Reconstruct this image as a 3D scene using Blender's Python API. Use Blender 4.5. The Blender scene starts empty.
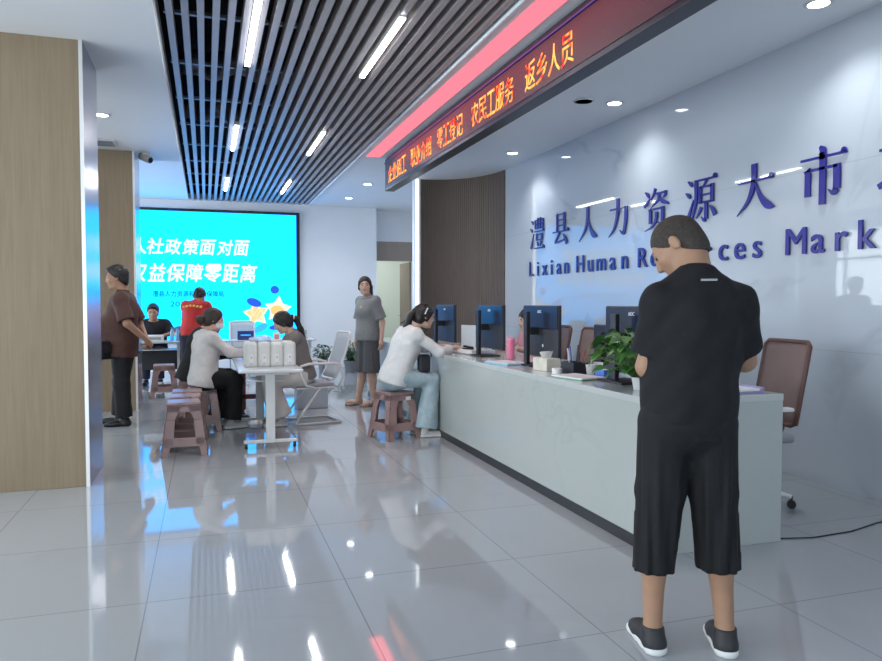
import bpy, bmesh, math, random
import numpy as np
from mathutils import Vector, Matrix
random.seed(7)
S = bpy.context.scene
COL = S.collection
R = math.radians
PI = math.pi

# ------------------------------------------------------------------ camera
cam_d = bpy.data.cameras.new('camera')
cam = bpy.data.objects.new('camera', cam_d); COL.objects.link(cam)
cam_d.sensor_width = 36.0
cam_d.lens = 720.0 / 882.0 * 36.0
cam_d.clip_start = 0.05; cam_d.clip_end = 200
cam.location = (0, 0, 1.35)
cam.rotation_euler = (PI/2 - math.atan(27.5/720.0), 0, -math.atan(235/720.0))
S.camera = cam
# ------------------------------------------------------------------ world and light
W = bpy.data.worlds.new('sky'); S.world = W; W.use_nodes = True
bg = W.node_tree.nodes['Background']
bg.inputs[0].default_value = (0.72, 0.86, 1.0, 1); bg.inputs[1].default_value = 1.5
S.view_settings.view_transform = 'Standard'
S.view_settings.look = 'None'
S.view_settings.gamma = 1.0
S.view_settings.use_curve_mapping = False
S.view_settings.exposure = 0.42
S.cycles.max_bounces = 8; S.cycles.diffuse_bounces = 4; S.cycles.glossy_bounces = 4
S.cycles.transparent_max_bounces = 8
S.cycles.caustics_reflective = False; S.cycles.caustics_refractive = False

def area(name, loc, rot, sx, sy, power, col=(1, 1, 1)):
    l = bpy.data.lights.new(name, 'AREA'); l.shape = 'RECTANGLE'; l.size = sx; l.size_y = sy
    l.energy = power; l.color = col
    o = bpy.data.objects.new(name, l); COL.objects.link(o); o.location = loc; o.rotation_euler = rot
    return o
# daylight that comes in through the windows of the left wall and of the entrance behind the camera
area('daylight_left_near', (-5.6, 2.2, 1.75), (0, R(-90), 0), 2.6, 7.0, 400, (0.88, 0.95, 1.0))
area('daylight_left_far', (-5.6, 12.0, 1.75), (0, R(-90), 0), 2.6, 4.4, 260, (0.88, 0.95, 1.0))
area('daylight_entrance', (0.0, -3.6, 1.6), (R(90), 0, 0), 5.6, 2.6, 45, (0.88, 0.95, 1.0))

# ------------------------------------------------------------------ materials
_M = {}
def mat(name, col, rough=0.6, metal=0.0, noise=0.0, nscale=8.0, bump=0.0, bscale=60.0, spec=0.5,
        emit=None, estr=0.0, alpha=1.0, coat=0.0, stretch=(1, 1, 1), trans=0.0, ior=1.45):
    if name in _M: return _M[name]
    m = bpy.data.materials.new(name); m.use_nodes = True
    nt = m.node_tree; b = nt.nodes['Principled BSDF']
    b.inputs['Base Color'].default_value = (*col, 1)
    b.inputs['Roughness'].default_value = rough
    b.inputs['Metallic'].default_value = metal
    b.inputs['Specular IOR Level'].default_value = spec
    b.inputs['Coat Weight'].default_value = coat
    b.inputs['Coat Roughness'].default_value = 0.05
    b.inputs['IOR'].default_value = ior
    b.inputs['Transmission Weight'].default_value = trans
    if alpha < 1: b.inputs['Alpha'].default_value = alpha
    if emit is not None:
        b.inputs['Emission Color'].default_value = (*emit, 1); b.inputs['Emission Strength'].default_value = estr
    if noise > 0 or bump > 0:
        tc = nt.nodes.new('ShaderNodeTexCoord'); mp = nt.nodes.new('ShaderNodeMapping')
        mp.inputs['Scale'].default_value = stretch
        nt.links.new(tc.outputs['Object'], mp.inputs[0])
    if noise > 0:
        n = nt.nodes.new('ShaderNodeTexNoise'); n.inputs['Scale'].default_value = nscale; n.inputs['Detail'].default_value = 5
        nt.links.new(mp.outputs[0], n.inputs['Vector'])
        r = nt.nodes.new('ShaderNodeValToRGB')
        r.color_ramp.elements[0].position = 0.3; r.color_ramp.elements[1].position = 0.7
        r.color_ramp.elements[0].color = (*[c*(1-noise) for c in col], 1)
        r.color_ramp.elements[1].color = (*[min(1, c*(1+noise)) for c in col], 1)
        nt.links.new(n.outputs[0], r.inputs[0]); nt.links.new(r.outputs[0], b.inputs['Base Color'])
    if bump > 0:
        n2 = nt.nodes.new('ShaderNodeTexNoise'); n2.inputs['Scale'].default_value = bscale; n2.inputs['Detail'].default_value = 3
        nt.links.new(mp.outputs[0], n2.inputs['Vector'])
        bp = nt.nodes.new('ShaderNodeBump'); bp.inputs['Strength'].default_value = bump; bp.inputs['Distance'].default_value = 0.004
        nt.links.new(n2.outputs[0], bp.inputs['Height']); nt.links.new(bp.outputs[0], b.inputs['Normal'])
    _M[name] = m
    return m

def emis(name, col, strength):
    if name in _M: return _M[name]
    m = bpy.data.materials.new(name); m.use_nodes = True
    nt = m.node_tree; nt.nodes.clear()
    e = nt.nodes.new('ShaderNodeEmission'); o = nt.nodes.new('ShaderNodeOutputMaterial')
    e.inputs[0].default_value = (*col, 1); e.inputs[1].default_value = strength
    nt.links.new(e.outputs[0], o.inputs[0]); _M[name] = m
    return m

def marble(name, base, vein, rough, veins=0.5, scale=0.8, spec=0.5, panel=None, coat=0.0):
    m = bpy.data.materials.new(name); m.use_nodes = True
    nt = m.node_tree; b = nt.nodes['Principled BSDF']
    b.inputs['Roughness'].default_value = rough; b.inputs['Specular IOR Level'].default_value = spec
    b.inputs['Coat Weight'].default_value = coat; b.inputs['Coat Roughness'].default_value = 0.02
    tc = nt.nodes.new('ShaderNodeTexCoord'); mp = nt.nodes.new('ShaderNodeMapping')
    mp.inputs['Rotation'].default_value = (0.6, 0.3, 0.2)
    nt.links.new(tc.outputs['Object'], mp.inputs[0])
    n = nt.nodes.new('ShaderNodeTexNoise'); n.inputs['Scale'].default_value = scale; n.inputs['Detail'].default_value = 7
    n.inputs['Distortion'].default_value = 0.9
    nt.links.new(mp.outputs[0], n.inputs['Vector'])
    # thin veins where the noise crosses its middle value
    a = nt.nodes.new('ShaderNodeMath'); a.operation = 'SUBTRACT'; a.inputs[1].default_value = 0.5
    nt.links.new(n.outputs[0], a.inputs[0])
    ab = nt.nodes.new('ShaderNodeMath'); ab.operation = 'ABSOLUTE'; nt.links.new(a.outputs[0], ab.inputs[0])
    r = nt.nodes.new('ShaderNodeValToRGB')
    r.color_ramp.elements[0].position = 0.0; r.color_ramp.elements[0].color = (veins, veins, veins, 1)
    r.color_ramp.elements[1].position = 0.022; r.color_ramp.elements[1].color = (0, 0, 0, 1)
    nt.links.new(ab.outputs[0], r.inputs[0])
    n3 = nt.nodes.new('ShaderNodeTexNoise'); n3.inputs['Scale'].default_value = 0.9
    nt.links.new(tc.outputs['Object'], n3.inputs['Vector'])
    r3 = nt.nodes.new('ShaderNodeValToRGB'); r3.color_ramp.elements[0].position = 0.45; r3.color_ramp.elements[1].position = 0.65
    nt.links.new(n3.outputs[0], r3.inputs[0])
    mu = nt.nodes.new('ShaderNodeMath'); mu.operation = 'MULTIPLY'
    nt.links.new(r.outputs[0], mu.inputs[0]); nt.links.new(r3.outputs[0], mu.inputs[1])
    mx = nt.nodes.new('ShaderNodeMix'); mx.data_type = 'RGBA'
    mx.inputs[6].default_value = (*base, 1); mx.inputs[7].default_value = (*vein, 1)
    nt.links.new(mu.outputs[0], mx.inputs[0])
    last = mx.outputs[2]
    if panel:  # thin joints: (axis index pairs, size)
        br = nt.nodes.new('ShaderNodeTexBrick'); br.offset = 0.0
        br.inputs['Scale'].default_value = 1.0
        br.inputs['Brick Width'].default_value = panel[0]; br.inputs['Row Height'].default_value = panel[1]
        br.inputs['Mortar Size'].default_value = panel[2]; br.inputs['Mortar Smooth'].default_value = 0.0
        br.inputs['Color1'].default_value = (1, 1, 1, 1); br.inputs['Color2'].default_value = (0.975, 0.98, 0.985, 1)
        br.inputs['Mortar'].default_value = (panel[3],)*3 + (1,)
        mp2 = nt.nodes.new('ShaderNodeMapping'); mp2.inputs['Location'].default_value = panel[4]
        mp2.inputs['Rotation'].default_value = panel[5]
        nt.links.new(tc.outputs['Object'], mp2.inputs[0]); nt.links.new(mp2.outputs[0], br.inputs['Vector'])
        m2 = nt.nodes.new('ShaderNodeMix'); m2.data_type = 'RGBA'; m2.blend_type = 'MULTIPLY'; m2.inputs[0].default_value = 1.0
        nt.links.new(last, m2.inputs[6]); nt.links.new(br.outputs[0], m2.inputs[7]); last = m2.outputs[2]
    nt.links.new(last, b.inputs['Base Color'])
    return m

def wood(name, col, dark, scale=3.0, rough=0.5):
    m = bpy.data.materials.new(name); m.use_nodes = True
    nt = m.node_tree; b = nt.nodes['Principled BSDF']; b.inputs['Roughness'].default_value = rough
    tc = nt.nodes.new('ShaderNodeTexCoord'); mp = nt.nodes.new('ShaderNodeMapping')
    mp.inputs['Scale'].default_value = (14, 14, 0.7)
    nt.links.new(tc.outputs['Object'], mp.inputs[0])
    n = nt.nodes.new('ShaderNodeTexNoise'); n.inputs['Scale'].default_value = scale; n.inputs['Detail'].default_value = 6
    n.inputs['Distortion'].default_value = 0.6
    nt.links.new(mp.outputs[0], n.inputs['Vector'])
    r = nt.nodes.new('ShaderNodeValToRGB')
    r.color_ramp.elements[0].position = 0.3; r.color_ramp.elements[0].color = (*dark, 1)
    r.color_ramp.elements[1].position = 0.7; r.color_ramp.elements[1].color = (*col, 1)
    nt.links.new(n.outputs[0], r.inputs[0]); nt.links.new(r.outputs[0], b.inputs['Base Color'])
    return m

white_paint = mat('white_paint', (0.78, 0.81, 0.85), 0.6, noise=0.015, nscale=2)
ceil_paint = mat('ceiling_paint', (0.80, 0.83, 0.86), 0.55, noise=0.01, nscale=2)
oak = wood('oak_panel', (0.270, 0.205, 0.128), (0.225, 0.168, 0.102))
steel = mat('brushed_steel_trim', (0.44, 0.385, 0.39), 0.22, 1.0, bump=0.05, bscale=200)
floor_m = marble('polished_tile', (0.36, 0.38, 0.395), (0.31, 0.33, 0.35), 0.045, 0.35, 0.7, 0.9,
                 panel=(0.9, 0.9, 0.003, 0.62, (0.27, 0.15, 0), (0, 0, 0)))
wall_m = marble('polished_marble', (0.51, 0.55, 0.60), (0.33, 0.36, 0.41), 0.03, 0.75, 0.42, 0.42,
                panel=(1.35, 2.7, 0.0025, 0.8, (0.35, 0.0, 0), (R(90), 0, R(90))))
counter_m = marble('counter_stone', (0.40, 0.43, 0.415), (0.33, 0.355, 0.345), 0.16, 0.35, 0.9, 0.5)
counter_top = marble('counter_top_stone', (0.46, 0.49, 0.48), (0.38, 0.40, 0.40), 0.12, 0.4, 0.9, 0.5)
kick_m = mat('dark_kick_metal', (0.035, 0.037, 0.04), 0.35, 0.3, bump=0.02)
brown_panel = mat('brown_door_panel', (0.34, 0.275, 0.235), 0.5, noise=0.08, nscale=5, stretch=(8, 8, .5))
slat_wood = mat('dark_walnut_slats', (0.150, 0.112, 0.092), 0.55, noise=0.12, nscale=6, stretch=(10, 10, .5))
slat_gap = mat('slat_backing', (0.060, 0.046, 0.038), 0.7, noise=0.1)
baffle_m = mat('ceiling_baffle', (0.40, 0.36, 0.36), 0.4, 0.1, noise=0.04, nscale=4)
void_m = mat('dark_ceiling_void', (0.012, 0.014, 0.02), 0.9, noise=0.3, nscale=3)
duct_m = mat('duct_foil', (0.30, 0.30, 0.32), 0.45, 0.7, noise=0.4, nscale=9, bump=0.8, bscale=20)
rail_m = mat('galvanised_rail', (0.35, 0.36, 0.38), 0.4, 0.7, noise=0.1)
black_pl = mat('black_plastic', (0.012, 0.013, 0.016), 0.4, bump=0.05, bscale=300)
black_gl = mat('black_gloss_plastic', (0.010, 0.014, 0.030), 0.28, spec=0.35, bump=0.01)
mon_dark = mat('monitor_back', (0.022, 0.023, 0.027), 0.45, noise=0.1)
white_pl = mat('white_plastic', (0.74, 0.74, 0.73), 0.4, noise=0.02)
white_metal = mat('white_powder_coat', (0.68, 0.69, 0.67), 0.35, noise=0.02)
lamp_e = emis('lamp_diffuser', (0.93, 0.97, 1.0), 16.0)
spot_e = emis('downlight_diffuser', (0.93, 0.97, 1.0), 14.0)
edge_e = emis('white_led_strip', (0.90, 0.95, 1.0), 2.2)

# ------------------------------------------------------------------ mesh builder
class MB:
    def __init__(s): s.v = []; s.f = []
    def add(s, vs, fs):
        k = len(s.v); s.v += [tuple(v) for v in vs]; s.f += [tuple(i+k for i in f) for f in fs]; return s
    def box(s, x0, x1, y0, y1, z0, z1, rz=0, piv=None, rx=0, ry=0):
        vs = [Vector((x, y, z)) for z in (z0, z1) for y in (y0, y1) for x in (x0, x1)]
        if rz or rx or ry:
            p = Vector(piv) if piv else Vector(((x0+x1)/2, (y0+y1)/2, (z0+z1)/2))
            M = Matrix.Rotation(rz, 3, 'Z') @ Matrix.Rotation(ry, 3, 'Y') @ Matrix.Rotation(rx, 3, 'X')
            vs = [M @ (v-p) + p for v in vs]
        return s.add(vs, [(0, 2, 3, 1), (4, 5, 7, 6), (0, 1, 5, 4), (2, 6, 7, 3), (0, 4, 6, 2), (1, 3, 7, 5)])
    def hexa(s, b, t):
        """b, t: four corners each, anticlockwise seen from above"""
        return s.add(list(b)+list(t), [(3, 2, 1, 0), (4, 5, 6, 7), (0, 1, 5, 4), (1, 2, 6, 5), (2, 3, 7, 6), (3, 0, 4, 7)])
    def tube(s, pts, r, n=10, closed=False, caps=True):
        pts = [Vector(p) for p in pts]; m = len(pts)
        rs = r if isinstance(r, (list, tuple)) else [r]*m
        up = None; rings = []
        for i, p in enumerate(pts):
            if closed: t = pts[(i+1) % m] - pts[i-1]
            else: t = pts[min(i+1, m-1)] - pts[max(i-1, 0)]
            t.normalize()
            if up is None:
                up = Vector((0, 0, 1)) if abs(t.z) < 0.9 else Vector((1, 0, 0))
            a = t.cross(up)
            if a.length < 1e-4: a = t.orthogonal()
            a.normalize(); b = a.cross(t).normalized(); up = b
            rings.append([p + (a*math.cos(2*PI*k/n) + b*math.sin(2*PI*k/n))*rs[i] for k in range(n)])
        vs = [v for rg in rings for v in rg]; fs = []
        for i in range(m if closed else m-1):
            j = (i+1) % m
            for k in range(n):
                fs.append((i*n+k, i*n+(k+1) % n, j*n+(k+1) % n, j*n+k))
        if caps and not closed:
            fs.append(tuple(range(n))[::-1]); fs.append(tuple((m-1)*n+k for k in range(n)))
        return s.add(vs, fs)
    def cyl(s, a, b, r0, r1=None, n=20):
        return s.tube([a, b], [r0, r0 if r1 is None else r1], n)
    def lathe(s, prof, c=(0, 0, 0), n=24):
        vs = []; fs = []; m = len(prof)
        for r, z in prof:
            for k in range(n):
                a = 2*PI*k/n; vs.append((c[0]+r*math.cos(a), c[1]+r*math.sin(a), c[2]+z))
        for i in range(m-1):
            for k in range(n): fs.append((i*n+k, i*n+(k+1) % n, (i+1)*n+(k+1) % n, (i+1)*n+k))
        fs.append(tuple(range(n))[::-1]); fs.append(tuple((m-1)*n+k for k in range(n)))
        return s.add(vs, fs)
    def prism(s, poly, fn, d):
        """poly 2D outline; fn(x, y, t) -> 3D; thickness d"""
        n = len(poly)
        vs = [fn(x, y, 0) for x, y in poly] + [fn(x, y, d) for x, y in poly]
        fs = [tuple(range(n))[::-1], tuple(range(n, 2*n))]
        for i in range(n): fs.append((i, (i+1) % n, n+(i+1) % n, n+i))
        return s.add(vs, fs)
    def build(s, name, m, parent=None, bevel=0, smooth=False, seg=2):
        me = bpy.data.meshes.new(name); me.from_pydata([tuple(v) for v in s.v], [], s.f); me.update()
        bm = bmesh.new(); bm.from_mesh(me); bmesh.ops.recalc_face_normals(bm, faces=bm.faces); bm.to_mesh(me); bm.free()
        me.materials.append(m)
        o = bpy.data.objects.new(name, me); COL.objects.link(o)
        if parent: o.parent = parent
        if smooth: me.shade_smooth()
        if bevel:
            md = o.modifiers.new('bevel', 'BEVEL'); md.width = bevel; md.segments = seg; md.limit_method = 'ANGLE'
            md.angle_limit = R(40); md.harden_normals = False
        return o

def tag(o, label, cat, group=None):
    o['label'] = label; o['category'] = cat
    if group: o['group'] = group
    return o
def thing(name, label, cat, loc=(0, 0, 0), rz=0, group=None):
    o = bpy.data.objects.new(name, None); COL.objects.link(o); o.empty_display_size = 0.1
    o.location = loc; o.rotation_euler = (0, 0, rz)
    return tag(o, label, cat, group)
def struct(o, label=None):
    o['kind'] = 'structure'
    if label: o['label'] = label
    return o
def dup(root, loc=None, rz=None, label=None, group=None):
    r = root.copy(); COL.objects.link(r)
    if loc is not None: r.location = loc
    if rz is not None: r.rotation_euler = (0, 0, rz)
    if label: r['label'] = label
    if group: r['group'] = group
    for ch in list(root.children):
        c = ch.copy(); COL.objects.link(c); c.parent = r
        for g in list(ch.children):
            d = g.copy(); COL.objects.link(d); d.parent = c
    return r
def arc(cx, cy, r, a0, a1, n): return [(cx+r*math.cos(a0+(a1-a0)*i/n), cy+r*math.sin(a0+(a1-a0)*i/n)) for i in range(n+1)]

# ------------------------------------------------------------------ the room
H = 3.37
XW = 4.35      # right wall
YF = 15.1      # far wall
struct(MB().box(-5.6, 8.0, -3.5, 20, -0.12, 0).build('floor', floor_m))
# ceiling: plain slabs around the open baffle field
GX0, GX1, GY0, GY1 = -0.27, 2.03, 2.4, 14.95
ce = MB()
ce.box(-5.6, GX0-0.03, 10.35, 15.6, H, H+0.12); ce.box(-5.6, GX0-0.03, -3.5, 10.35, H-0.13, H+0.12)
ce.box(GX1, 8.0, -3.5, 20, H, H+0.12)
ce.box(GX0-0.03, GX1, GY1, 20, H, H+0.12); ce.box(GX0-0.03, GX1, -3.5, GY0, H, H+0.12)
struct(ce.build('ceiling', ceil_paint))
vo = MB().box(GX0-0.03, GX1+0.02, GY0, GY1, H+0.62, H+0.70)
vo.box(GX0-0.05, GX0-0.03, GY0, GY1, H+0.12, H+0.7); vo.box(GX1, GX1+0.02, GY0, GY1, H+0.12, H+0.7)
vo.box(GX0-0.03, GX1, GY1, GY1+0.02, H+0.12, H+0.7); vo.box(GX0-0.03, GX1, GY0-0.02, GY0, H+0.12, H+0.7)
struct(vo.build('ceiling_void', void_m))
struct(MB().box(GX1-0.015, GX1+0.0, GY0, GY1, H-0.03, H+0.12).build('trim_1', white_paint))

struct(MB().box(XW, XW+0.15, -3.5, 10.17, 0, H).build('wall_right', wall_m))
struct(MB().box(4.7, 4.85, 10.17, 15.9, 0, H).box(4.45, 4.7, 10.17, 10.3, 0, H).build('wall_corridor', white_paint))
struct(MB().box(-5.6, 3.48, YF, YF+0.5, 0, H).build('wall_far', white_paint))
# recessed doorway wall, brown surround, open door, bright room behind
y0 = 15.5
struct(MB().box(3.48, 4.85, y0, y0+0.12, 2.70, H).build('wall_doorway', white_paint))
ds = MB().box(3.48, 4.85, y0-0.01, y0+0.12, 2.28, 2.70).box(3.48, 3.56, y0-0.01, y0+0.12, 0, 2.28).box(4.42, 4.85, y0-0.01, y0+0.12, 0, 2.28)
struct(ds.build('trim_2', brown_panel, bevel=0.004))
dr = MB().box(4.36, 4.40, y0+0.14, y0+1.0, 0.01, 2.27).build('door_1', brown_panel, bevel=0.003); struct(dr)
MB().cyl((4.36, y0+0.92, 1.05), (4.30, y0+0.92, 1.05), 0.012).cyl((4.31, y0+0.93, 1.05), (4.31, y0+0.80, 1.05), 0.01).build('door_handle', steel, dr, smooth=True)
green_room = mat('pale_green_room_paint', (0.62, 0.66, 0.61), 0.6, noise=0.01)
struct(MB().box(2.4, 6.0, 19.0, 19.1, 0, H).box(2.4, 2.5, 15.62, 19, 0, H).box(5.9, 6.0, 15.62, 19, 0, H).build('wall_back_room', green_room))
area('back_room_lamp', (4.0, 17.3, 3.2), (0, 0, 0), 1.4, 1.4, 42, (0.95, 1, 0.95))
# left wall with windows, wall behind the camera with the glass entrance
wl = MB()
wl.box(-5.2, -5.05, -3.5, 15.1, 0, 0.45); wl.box(-5.2, -5.05, -3.5, 15.1, 3.05, H)
for a, b in ((-3.5, -1.3), (5.7, 9.8), (14.2, 15.1)): wl.box(-5.2, -5.05, a, b, 0.45, 3.05)
struct(wl.build('wall_left', white_paint))
wb = MB().box(-5.2, -2.8, -3.5, -3.35, 0, H).box(2.8, XW, -3.5, -3.35, 0, H).box(-2.8, 2.8, -3.5, -3.35, 2.9, H)
struct(wb.build('wall_behind', white_paint))
glass = mat('window_glass', (0.95, 1, 0.98), 0.02, alpha=0.12, spec=0.6)
alu = mat('grey_aluminium', (0.35, 0.36, 0.38), 0.4, 0.6, noise=0.03)
for i, (a, b) in enumerate(((-1.3, 5.7), (9.8, 14.2))):
    w = MB().box(-5.14, -5.13, a, b, 0.45, 3.05).build('window_%d' % (i+1), glass); struct(w)
    fr = MB(); n = max(2, round((b-a)/1.45))
    for k in range(n+1):
        yy = a + (b-a)*k/n; fr.box(-5.17, -5.08, yy-0.03, yy+0.03, 0.45, 3.05)
    for zz in (0.48, 2.35, 3.02): fr.box(-5.17, -5.08, a, b, zz-0.03, zz+0.03)
    fr.build('window_frame', alu, w)
w = MB().box(-2.8, 2.8, -3.44, -3.43, 0, 2.9).build('window_3', glass); struct(w)
fr = MB()
for k in range(5): fr.box(-2.8+1.4*k-0.03, -2.8+1.4*k+0.03, -3.48, -3.38, 0, 2.9)
fr.box(-2.8, 2.8, -3.48, -3.38, 2.25, 2.31)
fr.build('window_frame', alu, w)
# pillars clad in oak panel with steel corner strips
for i, (ya, yb) in enumerate(((5.80, 6.50), (9.78, 10.45))):
    hh = H-0.13 if i == 0 else H
    p = struct(MB().box(-1.72, -0.845, ya, yb, 0, H-0.125).build('column_%d' % (i+1), oak, bevel=0.003))
    t = MB().box(-0.845, -0.825, ya, yb+0.01, 0, H-0.13)
    t.build('steel_corner_strip', steel, p)
    MB().box(-0.85, -0.825, ya-0.008, ya, 0, H-0.13).build('bright_edge', mat('bright_edge_metal', (0.9, 0.88, 0.85), 0.3, 0.9, bump=0.02), p)

# ------------------------------------------------------------------ curved slatted wall
CX_, CY_, RR = 3.42, 10.15, 0.93
def arcpt(r, a): return (CX_ + r*math.cos(a), CY_ + (r+0.30)*math.sin(a))
A0, A1 = R(94), R(1)
bk = MB(); seg = 40
for i in range(seg):
    a, b = A0+(A1-A0)*i/seg, A0+(A1-A0)*(i+1)/seg
    p0, p1, p2, p3 = arcpt(RR, a), arcpt(RR, b), arcpt(RR+0.06, b), arcpt(RR+0.06, a)
    bk.hexa([(*p, 0) for p in (p0, p1, p2, p3)], [(*p, H) for p in (p0, p1, p2, p3)])
cw = struct(bk.build('wall_slatted', slat_gap))
sl = MB(); ns = 46
for i in range(ns):
    a = A0+(A1-A0)*(i+0.5)/ns; hw = abs(A1-A0)/ns*0.36
    p0, p1, p2, p3 = arcpt(RR-0.018, a+hw), arcpt(RR-0.018, a-hw), arcpt(RR+0.002, a-hw), arcpt(RR+0.002, a+hw)
    sl.hexa([(*p, 0.0) for p in (p0, p1, p2, p3)], [(*p, H) for p in (p0, p1, p2, p3)])
o = sl.build('slats', slat_wood, cw)
pe = arcpt(RR+0.02, A0)
struct(MB().box(pe[0]-0.10, pe[0]+0.0, pe[1]-0.03, pe[1]+0.10, 0, H).build('trim_3', white_paint))
led = MB().box(pe[0]-0.075, pe[0]-0.035, pe[1]-0.046, pe[1]-0.03, 0.02, H-0.01).build('led_strip', edge_e)
tag(led, 'white glowing vertical light strip on the left edge of the brown slatted wall', 'light strip')

# ------------------------------------------------------------------ baffle ceiling
def text_mesh(txt, size, extrude=0.0, offset=0.0, align='CENTER', shear=0.0):
    cu = bpy.data.curves.new('txt', 'FONT'); cu.body = txt; cu.size = size; cu.extrude = extrude; cu.offset = offset
    cu.align_x = align; cu.align_y = 'CENTER'; cu.shear = shear; cu.resolution_u = 3
    o = bpy.data.objects.new('txt', cu); COL.objects.link(o)
    bpy.context.view_layer.update()
    me = bpy.data.meshes.new_from_object(o.evaluated_get(bpy.context.evaluated_depsgraph_get()))
    bpy.data.objects.remove(o); return me
def text_obj(name, txt, size, m, M, parent=None, extrude=0.0, offset=0.0, align='CENTER', shear=0.0, fit=None):
    me = text_mesh(txt, size, extrude, 0.0, align, shear)
    if offset > 0:   # bolder strokes: the outline repeated around itself
        vs = [v.co.copy() for v in me.vertices]; fs = [tuple(p.vertices) for p in me.polygons]; me = bpy.data.meshes.new('txt')
        VV, FF = [], []
        for q, (dx, dy) in enumerate(((0, 0), (1, 0), (-1, 0), (0, 1), (0, -1), (.7, .7), (-.7, -.7), (.7, -.7), (-.7, .7))):
            k = len(VV); VV += [(v.x+dx*offset, v.y+dy*offset, v.z+q*0.0002) for v in vs]; FF += [tuple(i+k for i in f) for f in fs]
        me.from_pydata(VV, [], FF); me.update()
    if fit:   # (width, height) of the finished text, centred
        xs = [v.co.x for v in me.vertices]; ys = [v.co.y for v in me.vertices]
        sx = fit[0]/(max(xs)-min(xs)) if fit[0] else fit[1]/(max(ys)-min(ys)); sy = fit[1]/(max(ys)-min(ys)) if fit[1] else sx
        cx, cy = (max(xs)+min(xs))/2, (max(ys)+min(ys))/2
        for v in me.vertices: v.co.x = (v.co.x-cx)*sx; v.co.y = (v.co.y-cy)*sy
    me.transform(M); me.materials.clear(); me.materials.append(m)
    for p in me.polygons: p.material_index = 0
    o = bpy.data.objects.new(name, me); COL.objects.link(o)
    if parent: o.parent = parent
    return o
# frames: text facing -y (on the far wall), facing -x (on the right wall)
def face_my(x, y, z): return Matrix.Translation((x, y, z)) @ Matrix.Rotation(R(90), 4, 'X')
def face_mx(x, y, z): return Matrix.Translation((x, y, z)) @ Matrix.Rotation(R(-90), 4, 'Z') @ Matrix.Rotation(R(90), 4, 'X')

gr = thing('baffle_ceiling', 'open ceiling grille of long parallel metal baffles over the hall', 'ceiling grille', (0, 0, H))
nb = 22; pitch = (GX1-0.02-GX0)/nb
for i in range(nb):
    x = GX0 + pitch*(i+0.5)
    MB().box(x-0.024, x+0.024, GY0, GY1, -0.01, 0.10).build('baffle', baffle_m, gr)
for y in np.arange(3.4, 15, 1.15):
    MB().box(GX0, GX1-0.015, y-0.02, y+0.02, 0.10, 0.125).build('cross_rail', rail_m, gr)
du = thing('air_duct', 'crumpled foil air duct in the dark void above the ceiling baffles', 'duct', (0, 0, H))
for ya, xa, xb in ((7.6, -0.2, 1.9), (9.4, -0.2, 1.2), (5.2, -0.2, 1.9)):
    pts = [(xa+(xb-xa)*t/14, ya+0.1*math.sin(t*1.3), 0.36+0.03*math.sin(t*2.1)) for t in range(15)]
    MB().tube(pts, [0.13+0.012*math.sin(t*3.7) for t in range(15)], 14).build('duct_run', duct_m, du, smooth=True)
k = 0
for (x, ys) in ((0.355, ((4.95, 6.35), (8.5, 9.88), (12.05, 13.45))), (1.335, ((4.95, 6.35), (8.5, 9.88), (12.05, 13.45)))):
    for j, (ya, yb) in enumerate(ys):
        where = ('nearest', 'middle', 'farthest')[j]
        t = thing('linear_lamp', '%s of three white linear lamps in the %s row of the baffle ceiling' % (where, 'left' if x < 1 else 'right'), 'lamp', (x, (ya+yb)/2, H-0.02), 0, 'linear lamps in the baffle ceiling')
        L = (yb-ya)/2
        MB().box(-0.025, 0.025, -L, L, 0.0, 0.045).build('lamp_housing', white_metal, t)
        MB().box(-0.021, 0.021, -L+0.01, L-0.01, -0.012, 0.0).build('lamp_diffuser', lamp_e, t)
        area('linear_lamp_light', (x, (ya+yb)/2, H-0.04), (0, 0, 0), 0.05, yb-ya, 13, (0.95, 0.98, 1.0))

def downlight(x, y, z, label, power=9, light=True):
    t = thing('downlight', label, 'downlight', (x, y, z), 0, 'ceiling downlights')
    MB().lathe([(0.068, 0.0), (0.092, 0.0), (0.092, -0.006), (0.070, -0.010), (0.066, -0.002)]).build('bezel', white_pl, t, smooth=False)
    MB().lathe([(0.066, 0.0), (0.066, -0.004)]).build('lens', spot_e, t)
    if light:
        l = bpy.data.lights.new('downlight_light', 'SPOT'); l.energy = power; l.spot_size = R(125); l.spot_blend = 0.8; l.shadow_soft_size = 0.07
        l.color = (0.94, 0.97, 1.0)
        o = bpy.data.objects.new('downlight_light', l); COL.objects.link(o); o.location = (x, y, z-0.03)
for (x, y, lab) in ((3.95, 9.0, 'round downlight in front of the top of the slatted wall'),
                    (3.95, 6.45, 'round downlight above the wall lettering, beside the round speaker'),
                    (3.95, 3.9, 'round downlight over the near end of the counter'),
                    (2.64, 12.1, 'nearer of two round downlights beyond the end of the dot sign'),
                    (2.64, 13.8, 'farther of two round downlights beyond the end of the dot sign')):
    downlight(x, y, H, lab, 30)
downlight(3.85, 12.9, H, 'added unseen round downlight in the passage behind the slatted wall', 40)  # added out of view to brighten the dark doorway recess
downlight(-0.98, 8.0, H-0.13, 'round downlight between the two oak pillars', 30)
downlight(-0.98, 3.6, H-0.13, 'round downlight in front of the near oak pillar', 30)
sp = thing('ceiling_speaker', 'small grey round ceiling speaker left of a downlight over the counter', 'speaker', (3.61, 6.47, H))
MB().lathe([(0.0, -0.012), (0.085, -0.012), (0.095, 0.0)]).build('grille', mat('grey_speaker', (0.38, 0.42, 0.47), 0.6, bump=0.3, bscale=300), sp)
MB().lathe([(0.095, 0.0), (0.105, 0.0), (0.105, -0.008), (0.095, -0.012)]).build('rim', white_pl, sp)
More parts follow.
